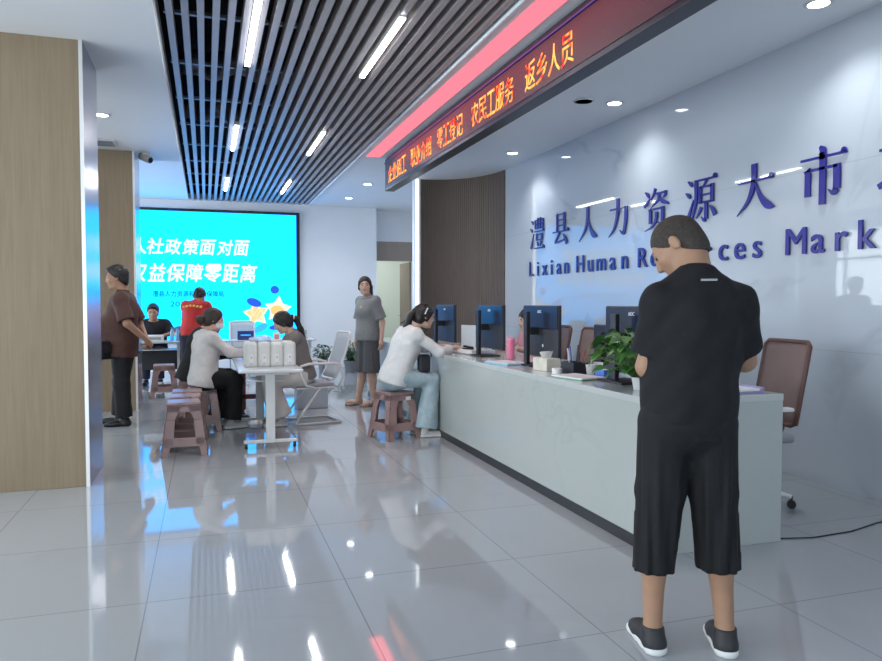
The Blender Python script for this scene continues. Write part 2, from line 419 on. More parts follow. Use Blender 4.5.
# pink glow of the dot sign on the ceiling, added as a glowing panel
pk = thing('sign_glow_panel', 'long glowing pink panel standing in for the glow of the dot matrix sign on the ceiling', 'light', (0, 0, H))
MB().box(2.12, 2.31, 2.6, 9.80, -0.010, -0.001).build('pink_glow_face', emis('pink_sign_glow', (1.0, 0.22, 0.29), 0.95), pk)
area('added_sign_glow_light', (2.215, 6.2, H-0.02), (0, 0, 0), 0.19, 7.1, 9, (1, 0.12, 0.12))  # added lamp that spreads the sign's pink glow

# vent and dome camera near the pillars
v = thing('ceiling_vent', 'small grey square ceiling vent between the oak pillars', 'vent', (-1.15, 9.35, H-0.13))
MB().box(-0.17, 0.17, -0.17, 0.17, -0.012, 0).build('frame', white_pl, v, bevel=0.003)
for i in range(6): MB().box(-0.14, 0.14, -0.13+0.05*i, -0.11+0.05*i, -0.022, -0.012, rx=0.4).build('louvre', mat('grey_louvre', (0.22, 0.23, 0.25), 0.5, noise=.05), v)
MB().tube([(-0.1, -0.16, -0.01), (-0.1, -0.165, -0.1), (-0.085, -0.17, -0.2)], 0.006).build('hanging_wire', mat('wire_red', (0.35, 0.2, 0.18), 0.5, noise=.05), v)
dc = thing('security_camera', 'small security camera under the ceiling by the far oak pillar', 'security camera', (-0.70, 9.9, H-0.13))
MB().lathe([(0.055, 0), (0.055, -0.02), (0.03, -0.03), (0.02, -0.05)]).build('mount', white_pl, dc, smooth=True)
MB().cyl((-0.06, 0.02, -0.03), (0.06, -0.10, -0.10), 0.045, 0.045).build('housing', mat('camera_beige', (0.35, 0.33, 0.32), 0.4, noise=.05), dc, smooth=False, bevel=0.01)
MB().cyl((0.055, -0.095, -0.097), (0.068, -0.108, -0.105), 0.038, 0.03).build('lens', black_gl, dc)

# ------------------------------------------------------------------ big screen
scr = thing('led_screen', 'huge cyan video screen with white slogan on the far wall', 'screen', (0, YF, 0))
X0, X1, Z0, Z1 = -2.95, 1.85, 0.56, 3.20
MB().box(X0, X1, -0.06, 0.0, Z0, Z1).build('screen_frame', black_pl, scr, bevel=0.004)
cy = emis('screen_cyan', (0.004, 0.30, 0.85), 3.2)
MB().box(X0+0.05, X1-0.07, -0.064, -0.06, Z0+0.05, Z1-0.055).build('display', cy, scr)
wt = emis('screen_white', (0.86, 1.0, 1.05), 1.0)
rows = (('人社政策面对面', 0.86, 0.323, 2.452, 0.31), ('权益保障零距离', 1.00, 0.345, 1.945, 0.36))
for txt, xe, pi_, zc, hh in rows:
    for i, ch in enumerate(txt):
        xc = xe - pi_*(len(txt)-i-0.5)
        text_obj('title_character', ch, 0.3, wt, face_my(xc, -0.068, zc-0.0) , scr, 0.001, 0.006, shear=0.18, fit=(pi_*0.98, hh))
tt = emis('screen_dark_text', (0.0, 0.10, 0.17), 1.0)
text_obj('subtitle', '澧县人力资源和社会保障局', 0.12, tt, face_my(-0.32, -0.068, 1.53), scr, 0.001, 0.0015, fit=(1.32, 0.115))
text_obj('date_line', '2024', 0.12, tt, face_my(-0.48, -0.068, 1.33), scr, 0.001, 0.0, fit=(0.36, 0.10))
def star(cx, cz, r, rot, m, name, round_=0.55):
    pts = []
    for i in range(10):
        a = rot + PI/2 + i*PI/5; rr = r if i % 2 == 0 else r*round_
        pts.append((cx+rr*math.cos(a), cz+rr*math.sin(a)))
    MB().prism(pts, lambda x, y, t: (x, -0.066-t, y), 0.003).build(name, m, scr, bevel=0)
def disc(cx, cz, rx, rz_, m, name, rot=0, y=0):
    pts = [(cx+rx*math.cos(a)*math.cos(rot)-rz_*math.sin(a)*math.sin(rot), cz+rx*math.cos(a)*math.sin(rot)+rz_*math.sin(a)*math.cos(rot)) for a in np.linspace(0, 2*PI, 24, endpoint=False)]
    MB().prism(pts, lambda x, yy, t: (x, -0.066-y-t, yy), 0.003).build(name, m, scr)
s_or = emis('screen_orange', (1.0, 0.55, 0.20), 1.0); s_bl = emis('screen_blue', (0.03, 0.11, 0.72), 1.0); s_cr = emis('screen_cream', (0.95, 0.80, 0.62), 1.0)
s_lb = emis('screen_light_blue', (0.05, 0.45, 1.0), 1.0)
star(0.97, 1.13, 0.27, 0.15, s_cr, 'orange_star'); star(0.97, 1.13, 0.22, 0.15, s_or, 'orange_star_face')
disc(0.93, 1.36, 0.15, 0.08, s_bl, 'blue_cap', -0.35, 0.004)
star(1.40, 1.22, 0.28, -0.1, s_cr, 'cream_star'); disc(1.38, 1.20, 0.13, 0.10, s_or, 'cream_star_patch', 0, 0.004); disc(1.34, 1.62, 0.085, 0.08, s_bl, 'blue_ball')
disc(1.05, 0.84, 0.16, 0.07, s_lb, 'blue_shape', 0.5, 0.004); disc(1.42, 0.86, 0.2, 0.06, s_bl, 'blue_base', 0.1, 0.004)

# ------------------------------------------------------------------ dot matrix sign
sg = thing('dot_matrix_sign', 'long black hanging sign with orange running dot characters', 'sign', (2.40, 0, 0))
SY0, SY1 = 2.6, 9.87
MB().box(0.0, 0.13, SY0, SY1, 2.91, 3.345).build('sign_case', mat('sign_case_metal', (0.030, 0.033, 0.045), 0.35, 0.3, noise=.1), sg, bevel=0.004)
MB().box(-0.006, 0.0, SY0+0.03, SY1-0.05, 2.95, 3.27).build('sign_panel', mat('sign_panel', (0.016, 0.016, 0.028), 0.35, bump=0.4, bscale=500), sg)
MB().box(-0.012, 0.0, SY0, SY1, 3.285, 3.30).build('blue_rim', mat('blue_rim', (0.02, 0.04, 0.22), 0.3, noise=.05), sg)
for y in (3.4, 5.5, 7.6, 9.5): MB().box(0.04, 0.09, y-0.03, y+0.03, 3.345, H).build('hanger_bracket', rail_m, sg)
ledc = bpy.data.materials.new('running_letters'); ledc.use_nodes = True
nt = ledc.node_tree; nt.nodes.clear(); e = nt.nodes.new('ShaderNodeEmission'); oo = nt.nodes.new('ShaderNodeOutputMaterial')
tc = nt.nodes.new('ShaderNodeTexCoord'); nn = nt.nodes.new('ShaderNodeTexNoise'); nn.inputs['Scale'].default_value = 9
rp = nt.nodes.new('ShaderNodeValToRGB'); rp.color_ramp.elements[0].color = (1.0, 0.03, 0.02, 1); rp.color_ramp.elements[1].color = (1.0, 0.42, 0.10, 1)
rp.color_ramp.elements[0].position = 0.38; rp.color_ramp.elements[1].position = 0.56
nt.links.new(tc.outputs['Object'], nn.inputs['Vector']); nt.links.new(nn.outputs[0], rp.inputs[0]); nt.links.new(rp.outputs[0], e.inputs[0])
e.inputs[1].default_value = 1.6; nt.links.new(e.outputs[0], oo.inputs[0])
led_groups = (('企业招工', 9.66, 8.72), ('职业介绍', 8.52, 7.67), ('零工登记', 7.47, 6.64), ('农民工服务', 6.42, 5.42), ('返乡人员', 5.22, 4.42))
for txt, ya, yb in led_groups:
    n = len(txt)
    for i, ch in enumerate(txt):
        yc = ya + (yb-ya)*(i+0.5)/n
        text_obj('dot_character', ch, 0.2, ledc, face_mx(-0.009, yc, 3.10), sg, 0.001, -0.001, fit=(abs(yb-ya)/n*0.92, 0.215))

# ------------------------------------------------------------------ wall lettering
blue_l = mat('deep_blue_letter', (0.018, 0.014, 0.235), 0.35, coat=0.1, noise=0.05, nscale=3)
def stroke(mb, pts, M):
    """ribbon with a width at each point, smoothed, in a 100 x 100 character cell"""
    P = [np.array(p, float) for p in pts]
    if len(P) > 2:
        Q = []
        ext = [2*P[0]-P[1]] + P + [2*P[-1]-P[-2]]
        for i in range(1, len(ext)-2):
            for t in np.linspace(0, 1, 6, endpoint=False):
                a, b, c, d = ext[i-1], ext[i], ext[i+1], ext[i+2]
                Q.append(0.5*((2*b)+(c-a)*t+(2*a-5*b+4*c-d)*t*t+(3*b-a-3*c+d)*t**3))
        Q.append(P[-1]); P = Q
    Lf, Rt = [], []
    for i, p in enumerate(P):
        t = P[min(i+1, len(P)-1)][:2] - P[max(i-1, 0)][:2]; t = t/(np.linalg.norm(t)+1e-9)
        nrm = np.array((-t[1], t[0])); w = max(p[2], 0.6)/2
        Lf.append(p[:2]+nrm*w); Rt.append(p[:2]-nrm*w)
    n = len(P)
    vs = [M(x, y, d) for d in (0, 1) for (x, y) in Lf] + [M(x, y, d) for d in (0, 1) for (x, y) in Rt]
    # index: L0: 0..n-1, L1: n..2n-1, R0: 2n.., R1: 3n..
    fs = []
    for i in range(n-1):
        fs += [(i, i+1, 2*n+i+1, 2*n+i), (n+i, 3*n+i, 3*n+i+1, n+i+1), (i, n+i, n+i+1, i+1), (2*n+i, 2*n+i+1, 3*n+i+1, 3*n+i)]
    fs += [(0, 2*n, 3*n, n), (n-1, 2*n-1, 4*n-1, 3*n-1)]
    mb.add(vs, fs)
def h_(x0, x1, y, w=4.5, s=1):   # thin level stroke with the triangular end of the serif style
    r = [[(x0, y, w), (x1, y, w)]]
    if s: r.append([(x1-11, y+1, 1), (x1-5, y+4.5, 9), (x1+1, y-1, 1)])
    return r
def v_(x, y1, y0, w=11): return [[(x-1.5, y1+2, w*1.25), (x, y1-5, w), (x, y0, w)]]
water = [[(8, 95, 3), (18, 88, 9), (22, 82, 4)], [(1, 70, 3), (11, 63, 9), (15, 57, 4)], [(6, 4, 9), (13, 20, 9), (27, 52, 2)]]
G = {
 '人': [[(50, 96, 13), (48, 62, 12), (35, 30, 8), (4, 1, 1)], [(50, 66, 3), (64, 35, 9), (82, 14, 15), (99, 9, 2)]],
 '大': h_(5, 95, 65) + [[(47, 98, 14), (46, 62, 12), (33, 28, 8), (3, 0, 1)], [(50, 62, 3), (64, 32, 9), (83, 13, 15), (99, 8, 2)]],
 '力': h_(8, 84, 71, 5, 0) + [[(82, 74, 13), (79, 36, 12), (72, 6, 9)], [(74, 8, 11), (66, 6, 8), (52, 15, 1)], [(44, 98, 13), (42, 60, 11), (28, 22, 7), (2, 0, 1)]],
 '市': [[(44, 99, 5), (50, 92, 12), (53, 84, 5)]] + h_(3, 97, 80) + v_(19, 60, 14, 12) + h_(19, 80, 60, 5, 0) + [[(79, 63, 14), (79, 20, 13)], [(78, 20, 12), (72, 14, 8), (62, 22, 1)]] + v_(50, 80, -3, 13),
 '县': v_(27, 94, 42, 9) + [[(71, 98, 11), (71, 42, 11)]] + h_(27, 71, 94, 4.5, 0) + h_(27, 71, 77, 4.5, 0) + h_(27, 71, 60, 4.5, 0) + h_(1, 99, 42) + [[(44, 40, 10), (30, 26, 7), (16, 11, 5)], [(14, 11, 7), (50, 13, 5), (82, 18, 4)], [(66, 33, 3), (78, 20, 11), (88, 3, 12)]],
 '资': [[(6, 95, 3), (17, 87, 9), (22, 80, 5)], [(2, 60, 8), (12, 66, 7), (26, 78, 2)], [(46, 99, 9), (40, 86, 6), (30, 74, 2)]] + h_(42, 88, 86, 4.5, 0) + [[(86, 89, 10), (84, 80, 7), (76, 73, 1)], [(60, 84, 9), (56, 70, 7), (30, 55, 1)], [(62, 76, 3), (74, 65, 9), (97, 57, 5)]] + v_(27, 50, 16, 10) + h_(27, 74, 50, 4.5, 0) + [[(74, 53, 11), (74, 16, 11)], [(51, 43, 10), (49, 24, 9), (34, 8, 5), (6, 0, 1)], [(56, 18, 3), (74, 10, 8), (90, 0, 11)]],
 '源': water + h_(30, 98, 92) + [[(35, 92, 10), (34, 48, 9), (21, 0, 1)], [(68, 91, 7), (63, 84, 5), (56, 77, 2)]] + v_(48, 76, 41, 9) + [[(85, 80, 10), (85, 41, 10)]] + h_(48, 85, 76, 4.5, 0) + h_(48, 85, 59, 4.5, 0) + h_(48, 85, 43, 4.5, 0) + [[(67, 43, 10), (67, 6, 10)], [(66, 5, 9), (60, 4, 6), (52, 12, 1)], [(52, 33, 9), (46, 22, 6), (36, 10, 2)], [(78, 34, 3), (88, 24, 9), (95, 12, 10)]],
 '澧': water + v_(36, 93, 67, 7) + [[(91, 96, 8), (91, 67, 8)], [(54, 101, 7), (54, 67, 7)], [(73, 101, 7), (73, 67, 7)]] + h_(36, 91, 93, 4, 0) + h_(36, 91, 80, 4, 0) + h_(36, 91, 67, 4, 0) + h_(31, 97, 57, 4) + v_(46, 48, 28, 8) + [[(82, 50, 9), (82, 28, 9)]] + h_(46, 82, 47, 4, 0) + h_(46, 82, 29, 4, 0) + [[(49, 24, 3), (55, 16, 9), (57, 9, 6)], [(80, 25, 9), (76, 16, 6), (70, 8, 2)]] + h_(29, 99, 3, 4.5),
 '场': h_(1, 40, 68) + v_(20, 95, 20, 11) + [[(0, 10, 9), (16, 18, 8), (42, 31, 2)]] + h_(44, 84, 90, 4.5, 0) + [[(82, 92, 10), (70, 76, 5), (50, 58, 2)]] + h_(44, 93, 57, 4.5, 0) + [[(93, 60, 12), (90, 24, 11), (82, 3, 8)], [(84, 5, 10), (78, 3, 7), (68, 11, 1)], [(62, 57, 8), (54, 32, 6), (38, 14, 1)], [(79, 57, 8), (70, 26, 6), (50, 3, 1)]],
}
ttl = thing('wall_lettering', 'large raised blue Chinese characters across the marble wall', 'lettering', (XW, 0, 0))
CW, CHh = 0.44, 0.42
for i, ch in enumerate('澧县人力资源大市场'):
    yc = 9.022 - 0.6875*i; mb = MB()
    if i >= 5: yc += 0.0
    M = lambda x, y, d, yc=yc: (-0.012-0.012*d, yc + CW*(0.5-x/100), 2.09 + CHh*y/100)
    for st in G[ch]: stroke(mb, st, M)
    mb.build('character', blue_l, ttl)
eng = thing('english_lettering', 'smaller raised blue English words under the Chinese characters', 'lettering', (XW, 0, 0))
letters = []
def word(w, ya, yb):
    n = len(w)
    for i, c in enumerate(w): letters.append((c, ya+(yb-ya)*(i/(n-1))))
word('Lixian', 9.20, 8.17); word('Human', 7.82, 6.84); word('Resources', 6.50, 4.86); word('Market', 4.45, 3.40)
me0 = text_mesh('H', 1.0); ys_ = [v.co.y for v in me0.vertices]; capH = max(ys_)-min(ys_); base = min(ys_)
SZ = 0.20/capH
for c, y in letters:
    cu = bpy.data.curves.new('letter', 'FONT'); cu.body = c; cu.size = SZ; cu.extrude = 0.006; cu.align_x = 'CENTER'; cu.resolution_u = 4
    to = bpy.data.objects.new('letter', cu); COL.objects.link(to); bpy.context.view_layer.update()
    me = bpy.data.meshes.new_from_object(to.evaluated_get(bpy.context.evaluated_depsgraph_get())); bpy.data.objects.remove(to)
    xs = [v.co.x for v in me.vertices]; mx_ = (max(xs)+min(xs))/2
    for vv in me.vertices: vv.co.x = (vv.co.x-mx_)*1.05
    vs_ = [v.co.copy() for v in me.vertices]; fs_ = [tuple(p.vertices) for p in me.polygons]; me = bpy.data.meshes.new('letter'); VV, FF = [], []
    for q, (dx, dy) in enumerate(((0, 0), (.004, 0), (-.004, 0), (0, .002), (0, -.002))):
        k = len(VV); VV += [(v.x+dx, v.y+dy, v.z+q*.0002) for v in vs_]; FF += [tuple(i+k for i in f) for f in fs_]
    me.from_pydata(VV, [], FF); me.update()
    me.transform(face_mx(-0.018, y, 1.725)); me.materials.clear(); me.materials.append(blue_l)
    o = bpy.data.objects.new('letter', me); COL.objects.link(o); o.parent = eng

# ================================================================== figures
# distance-field modelling: limbs, torso, head and clothes are blended solids turned into one smooth mesh each
def V(*a): return np.array(a, np.float32)
def nrm(v): v = np.asarray(v, np.float32); return v/(np.linalg.norm(v)+1e-9)
class Field:
    def __init__(s): s.p = []; s.planes = []; s.disp = None
    def cap(s, a, b, ra, rb, k=0.03, flat=None, cut=None, op='u'):
        """tapered limb a->b; flat = (axis, ratio) makes it thinner along axis; cut ends it flat at b ('b') or both ('ab')"""
        s.p.append(('cap', V(*a), V(*b), ra, rb, k, flat, cut, op)); return s
    def ell(s, c, r, k=0.03, ax=None, op='u'):
        s.p.append(('ell', V(*c), np.array(r, np.float32), None, None, k, ax, None, op)); return s
    def plane(s, p, n, rad=None): s.planes.append((V(*p), nrm(n), rad)); return s     # keeps the side opposite to n
    def mesh(s, vox):
        lo, hi = V(9, 9, 9), V(-9, -9, -9)
        bb = []
        for q in s.p:
            m = 0.07
            if q[0] == 'cap': a = np.minimum(q[1]-q[3], q[2]-q[4]); b = np.maximum(q[1]+q[3], q[2]+q[4])
            else: a = q[1]-max(q[2]); b = q[1]+max(q[2])
            bb.append((a-m, b+m))
            if q[8] == 'u': lo = np.minimum(lo, a-0.03); hi = np.maximum(hi, b+0.03)
        n = np.ceil((hi-lo)/vox).astype(int)+1
        ax = [lo[i]+np.arange(n[i], dtype=np.float32)*vox for i in range(3)]
        F = np.full(n, 0.5, np.float32)
        for q, (a, b) in zip(s.p, bb):
            i0 = np.clip(np.floor((a-lo)/vox).astype(int), 0, n); i1 = np.clip(np.ceil((b-lo)/vox).astype(int)+1, 0, n)
            sl_ = tuple(slice(i0[i], i1[i]) for i in range(3))
            if min(i1-i0) <= 0: continue
            X = ax[0][sl_[0]][:, None, None]; Y = ax[1][sl_[1]][None, :, None]; Z = ax[2][sl_[2]][None, None, :]
            if q[0] == 'cap':
                _, A, B, ra, rb, k, flat, cut, op = q
                d = B-A; L2 = float(d@d)+1e-9; L = math.sqrt(L2)
                x, y, z = X-A[0], Y-A[1], Z-A[2]
                t0 = (x*d[0]+y*d[1]+z*d[2])/L2; t = np.clip(t0, 0, 1)
                x, y, z = x-t*d[0], y-t*d[1], z-t*d[2]
                dd = x*x+y*y+z*z
                if flat is not None:
                    f = nrm(flat[0]); c = x*f[0]+y*f[1]+z*f[2]; dd = dd + c*c*(1/flat[1]**2-1)
                D = np.sqrt(np.maximum(dd, 0)) - (ra+(rb-ra)*t)
                if flat is not None: D = D*(0.5+0.5*flat[1])
                if cut: D = np.maximum(D, (t0-1)*L)
                if cut == 'ab': D = np.maximum(D, -t0*L)
            else:
                _, c, r, _, _, k, axm, _, op = q
                x, y, z = X-c[0], Y-c[1], Z-c[2]
                if axm is not None:
                    u = [x*a_[0]+y*a_[1]+z*a_[2] for a_ in axm]
                else: u = [x+0*y+0*z, y+0*x+0*z, z+0*x+0*y]
                k0 = np.sqrt((u[0]/r[0])**2+(u[1]/r[1])**2+(u[2]/r[2])**2)
                k1 = np.sqrt((u[0]/r[0]**2)**2+(u[1]/r[1]**2)**2+(u[2]/r[2]**2)**2)+1e-9
                D = k0*(k0-1)/k1
            cur = F[sl_]
            if op == 'u':
                h = np.maximum(k-np.abs(cur-D), 0)/k; F[sl_] = np.minimum(cur, D)-h*h*k*0.25
            else:
                h = np.maximum(k-np.abs(cur+D), 0)/k; F[sl_] = np.maximum(cur, -D)+h*h*k*0.25
        X = ax[0][:, None, None]; Y = ax[1][None, :, None]; Z = ax[2][None, None, :]
        if s.disp is not None: F = F + s.disp(X, Y, Z).astype(np.float32)
        for p, nn_, rad in s.planes:
            D = (X-p[0])*nn_[0]+(Y-p[1])*nn_[1]+(Z-p[2])*nn_[2]
            if rad: D = np.where((X-p[0])**2+(Y-p[1])**2+(Z-p[2])**2 < rad*rad, D, -1)
            F = np.maximum(F, D)
        F[0] = F[-1] = 1; F[:, 0] = F[:, -1] = 1; F[:, :, 0] = F[:, :, -1] = 1
        # surface nets
        ins = F < 0
        c = np.zeros(tuple(m-1 for m in n), np.int8)
        for i in (0, 1):
            for j in (0, 1):
                for kk in (0, 1): c += ins[i:n[0]-1+i, j:n[1]-1+j, kk:n[2]-1+kk]
        act = (c > 0) & (c < 8)
        idx = np.full(act.shape, -1, np.int64); ids = np.argwhere(act); idx[act] = np.arange(len(ids))
        acc = np.zeros((len(ids), 3)); cnt = np.zeros(len(ids))
        cor = [(i, j, kk) for i in (0, 1) for j in (0, 1) for kk in (0, 1)]
        for u in range(8):
            for w in range(u+1, 8):
                A, B = np.array(cor[u]), np.array(cor[w])
                if abs(A-B).sum() != 1: continue
                fa = F[tuple((ids+A).T)]; fb = F[tuple((ids+B).T)]
                m = (fa < 0) != (fb < 0)
                t = np.where(m, fa/(np.where(m, fa-fb, 1)), 0)
                acc += np.where(m[:, None], A+(B-A)*t[:, None], 0); cnt += m
        P = (ids+acc/cnt[:, None])*vox+lo
        quads = []
        for a in range(3):
            b, d = (a+1) % 3, (a+2) % 3
            s0 = [slice(None)]*3; s1 = [slice(None)]*3; s0[a] = slice(0, -1); s1[a] = slice(1, None)
            e = ins[tuple(s0)] != ins[tuple(s1)]
            pos = np.argwhere(e); i_in = ins[tuple(s0)][e]
            ok = (pos[:, b] > 0) & (pos[:, d] > 0) & (pos[:, b] < n[b]-1) & (pos[:, d] < n[d]-1)
            pos = pos[ok]; i_in = i_in[ok]
            def cell(db, dd_):
                q_ = pos.copy(); q_[:, b] += db; q_[:, d] += dd_; return idx[tuple(q_.T)]
            Q = np.stack([cell(-1, -1), cell(0, -1), cell(0, 0), cell(-1, 0)], 1)
            Q[~i_in] = Q[~i_in][:, ::-1]; quads.append(Q)
        return P, np.concatenate(quads)
    def build(s, name, m, parent, vox=0.012, paint=None):
        P, Q = s.mesh(vox)
        me = bpy.data.meshes.new(name); me.vertices.add(len(P)); me.vertices.foreach_set('co', P.astype(np.float32).ravel())
        me.loops.add(len(Q)*4); me.loops.foreach_set('vertex_index', Q.astype(np.int32).ravel())
        me.polygons.add(len(Q)); me.polygons.foreach_set('loop_start', np.arange(len(Q), dtype=np.int32)*4)
        me.update(calc_edges=True); me.validate(); me.shade_smooth()
        me.materials.append(m)
        if paint:
            C = P[Q].mean(1); mi = np.zeros(len(Q), np.int32)
            for j, (mm, tests) in enumerate(paint):
                me.materials.append(mm)
                for (c, r, axm) in tests:
                    u = (C-c) @ np.array(axm).T; mi[((u/np.array(r))**2).sum(1) < 1] = j+1
            me.polygons.foreach_set('material_index', mi)
        o = bpy.data.objects.new(name, me); COL.objects.link(o); o.parent = parent
        return o
def folds(amp, fx=34, fz=9, seed=0.0):
    return lambda X, Y, Z: amp*(np.sin(fx*X+fz*Z+3.1*np.sin(7*Y+seed)+seed)*np.sin(fx*0.8*Y-fz*1.3*Z+seed*2)+0.6*np.sin(fx*1.9*X-2.3*fz*Z+seed)*np.sin(fz*2.1*Y+fz*1.7*Z))
def pleats(amp, n=26, z0=0.9, c=(0, 0), seed=0.0):
    return lambda X, Y, Z: amp*np.clip((z0-Z)/0.25, 0, 1)*(np.sin(n*np.arctan2(Y-c[1], X-c[0])+1.5*np.sin(5*Z+seed)+seed)+0.5*np.sin(1.7*n*np.arctan2(Y-c[1], X-c[0])+seed*3))

skin = mat('skin', (0.39, 0.225, 0.145), 0.5, noise=0.05, nscale=25, spec=0.35)
skin_f = mat('fair_skin', (0.60, 0.40, 0.31), 0.5, noise=0.04, nscale=25, spec=0.35)
lipm = mat('lip', (0.42, 0.15, 0.13), 0.45, noise=0.05)
hairm = mat('black_hair', (0.014, 0.011, 0.010), 0.42, noise=0.3, nscale=60, bump=0.6, bscale=220, stretch=(1, 1, 0.2))
hair_b = mat('dark_brown_hair', (0.030, 0.017, 0.013), 0.42, noise=0.3, nscale=60, bump=0.6, bscale=220, stretch=(1, 1, 0.2))
buzz_m = mat('cropped_hair', (0.050, 0.040, 0.033), 0.75, noise=0.35, nscale=90, bump=0.8, bscale=450)
eyem = mat('eye', (0.02, 0.015, 0.012), 0.15, noise=0.05)

def rotx(p, ang, o):   # rotate about the x axis through o (forward lean for positive)
    p = np.array(p, float)-o; c, s_ = math.cos(ang), math.sin(ang)
    return np.array((p[0], p[1]*c+p[2]*s_, -p[1]*s_+p[2]*c))+o
def pose_stand(h=1.7, w=1.0):
    s = h/1.7; J = {}
    J['pel'] = (0, 0, .93*s); J['waist'] = (0, 0, 1.06*s); J['chest'] = (0, -.005, 1.25*s); J['neck'] = (0, -.015, 1.425*s); J['head'] = (0, .025, 1.585*s)
    for n, q in (('R', 1), ('L', -1)):
        J['sh'+n] = (.175*q*w*s, -.01, 1.375*s); J['el'+n] = (.235*q*w*s, -.03, 1.10*s); J['wr'+n] = (.24*q*w*s, .04, .86*s)
        J['hip'+n] = (.09*q*s, 0, .88*s); J['kn'+n] = (.10*q*s, .015, .47*s); J['an'+n] = (.105*q*s, -.02, .085*s)
        J['to'+n] = (.12*q, 1, 0)
    J['hf'] = (0, 1, 0); J['hu'] = (0, 0, 1); J['s'] = s; J['w'] = w; J['lean'] = 0
    return J
def pose_sit(h=1.6, lean=0.0, seat=0.47, w=1.0):
    s = h/1.7; J = pose_stand(h, w); pz = seat+.10*s; dz = pz-.93*s
    o = np.array((0, 0, pz))
    for k in ('pel', 'waist', 'chest', 'neck', 'head', 'shR', 'shL', 'elR', 'elL', 'wrR', 'wrL'):
        p = np.array(J[k], float); p[2] += dz; J[k] = tuple(rotx(p, lean, o))
    for n, q in (('R', 1), ('L', -1)):
        J['hip'+n] = (.09*q*s, .02, pz-.02); J['kn'+n] = (.10*q*s, .43*s, .50*s+0.02); J['an'+n] = (.11*q*s, .43*s, .085*s)
    J['lean'] = lean
    return J
def fwd(J): return nrm(np.array((0, math.cos(J['lean']), -math.sin(J['lean']))))
def torso(F, J, g=0.0, fem=False, belly=0.0, k=0.05):
    s, w = J['s'], J['w']; f = fwd(J); rt = np.array((1, 0, 0)); up = np.cross(rt, f); axm = (rt, f, up)
    P = {k_: np.array(J[k_], float) for k_ in ('pel', 'waist', 'chest', 'neck')}
    F.ell(P['pel'], ((.168*w)*s+g, .118*s+g, .125*s+g), k, axm)
    F.cap(P['pel'], P['waist'], .150*w*s+g, (.128 if fem else .145)*w*s+g, k, (f, .72))
    F.cap(P['waist'], P['chest'], (.128 if fem else .145)*w*s+g, .158*w*s+g, k, (f, .72))
    F.ell(P['chest']+up*.02*s, (.165*w*s+g, .115*s+g, .15*s+g), k, axm)
    if belly: F.ell(P['waist']+f*(.05+belly*.5)*s, (.15*w*s+g, (.10+belly)*s+g, .16*s+g), .08, axm)
    if fem: F.ell(P['chest']+f*.075*s-up*.005, (.12*s+g, .055*s+g, .06*s+g), .04, axm)
    for n in 'RL':
        sh = np.array(J['sh'+n], float)
        F.cap(P['chest']+up*.08*s, sh, .085*s+g, .056*s+g, .04)
        F.cap(P['neck']-up*.005*s, sh, .045*s+g*.6, .048*s+g*.6, .04)
def arm_prims(F, J, n, g=0.0, a=0.0, b=2.0, k=0.02, fem=False, cut=None, flare=0.0):
    """arm from parameter a to b (1 = elbow, 2 = wrist)"""
    s = J['s']*(0.88 if fem else 1.0)
    sh, el, wr = (np.array(J[q+n], float) for q in ('sh', 'el', 'wr'))
    r = (.050*s, .041*s, .027*s)
    if b <= 1: F.cap(sh, sh+(el-sh)*b, r[0]+g, r[0]+(r[1]-r[0])*b+g+flare, k, cut=cut)
    else:
        F.cap(sh, el, r[0]+g, r[1]+g, k)
        F.cap(el, el+(wr-el)*(b-1), r[1]+g*.95, r[1]+(r[2]-r[1])*(b-1)+g+flare, k, cut=cut)
def hand_prims(F, wr, d, pn, side, s=1.0, curl=0.5, hold=None):
    """d: direction wrist->knuckles, pn: palm normal (fingers curl to it), side: direction of the thumb"""
    wr = np.array(wr, float); d = nrm(d); pn = np.array(pn, float); pn = nrm(pn-d*float(pn@d)); sd = nrm(np.cross(d, pn))*side
    F.cap(wr, wr+d*.03*s, .025*s, .028*s, .015, (pn, .7))
    F.ell(wr+d*.055*s, (.045*s, .039*s, .018*s), .015, (d, sd, pn))
    for i, (L, o) in enumerate(((.070, .029), (.078, .010), (.072, -.010), (.058, -.029))):
        b = wr+d*.088*s+sd*o*s; c1 = curl*0.9
        d1 = nrm(d*math.cos(c1)+pn*math.sin(c1)); d2 = nrm(d*math.cos(c1*2.1)+pn*math.sin(c1*2.1))
        m = b+d1*L*.52*s; e = m+d2*L*.48*s
        F.cap(b-d*.015*s, m, .0095*s, .0088*s, .006); F.cap(m, e, .0088*s, .0075*s, .006)
    b = wr+d*.028*s+sd*.028*s; m = b+nrm(sd*.7+d*.7+pn*.35)*.042*s; e = m+nrm(sd*.15+d*.85+pn*.5)*.034*s
    F.cap(b, m, .013*s, .0105*s, .01); F.cap(m, e, .0105*s, .009*s, .006)
def head_axes(J):
    f = nrm(J['hf']); u = np.array(J['hu'], float); r = nrm(np.cross(f, u)); u = np.cross(r, f); return r, f, u
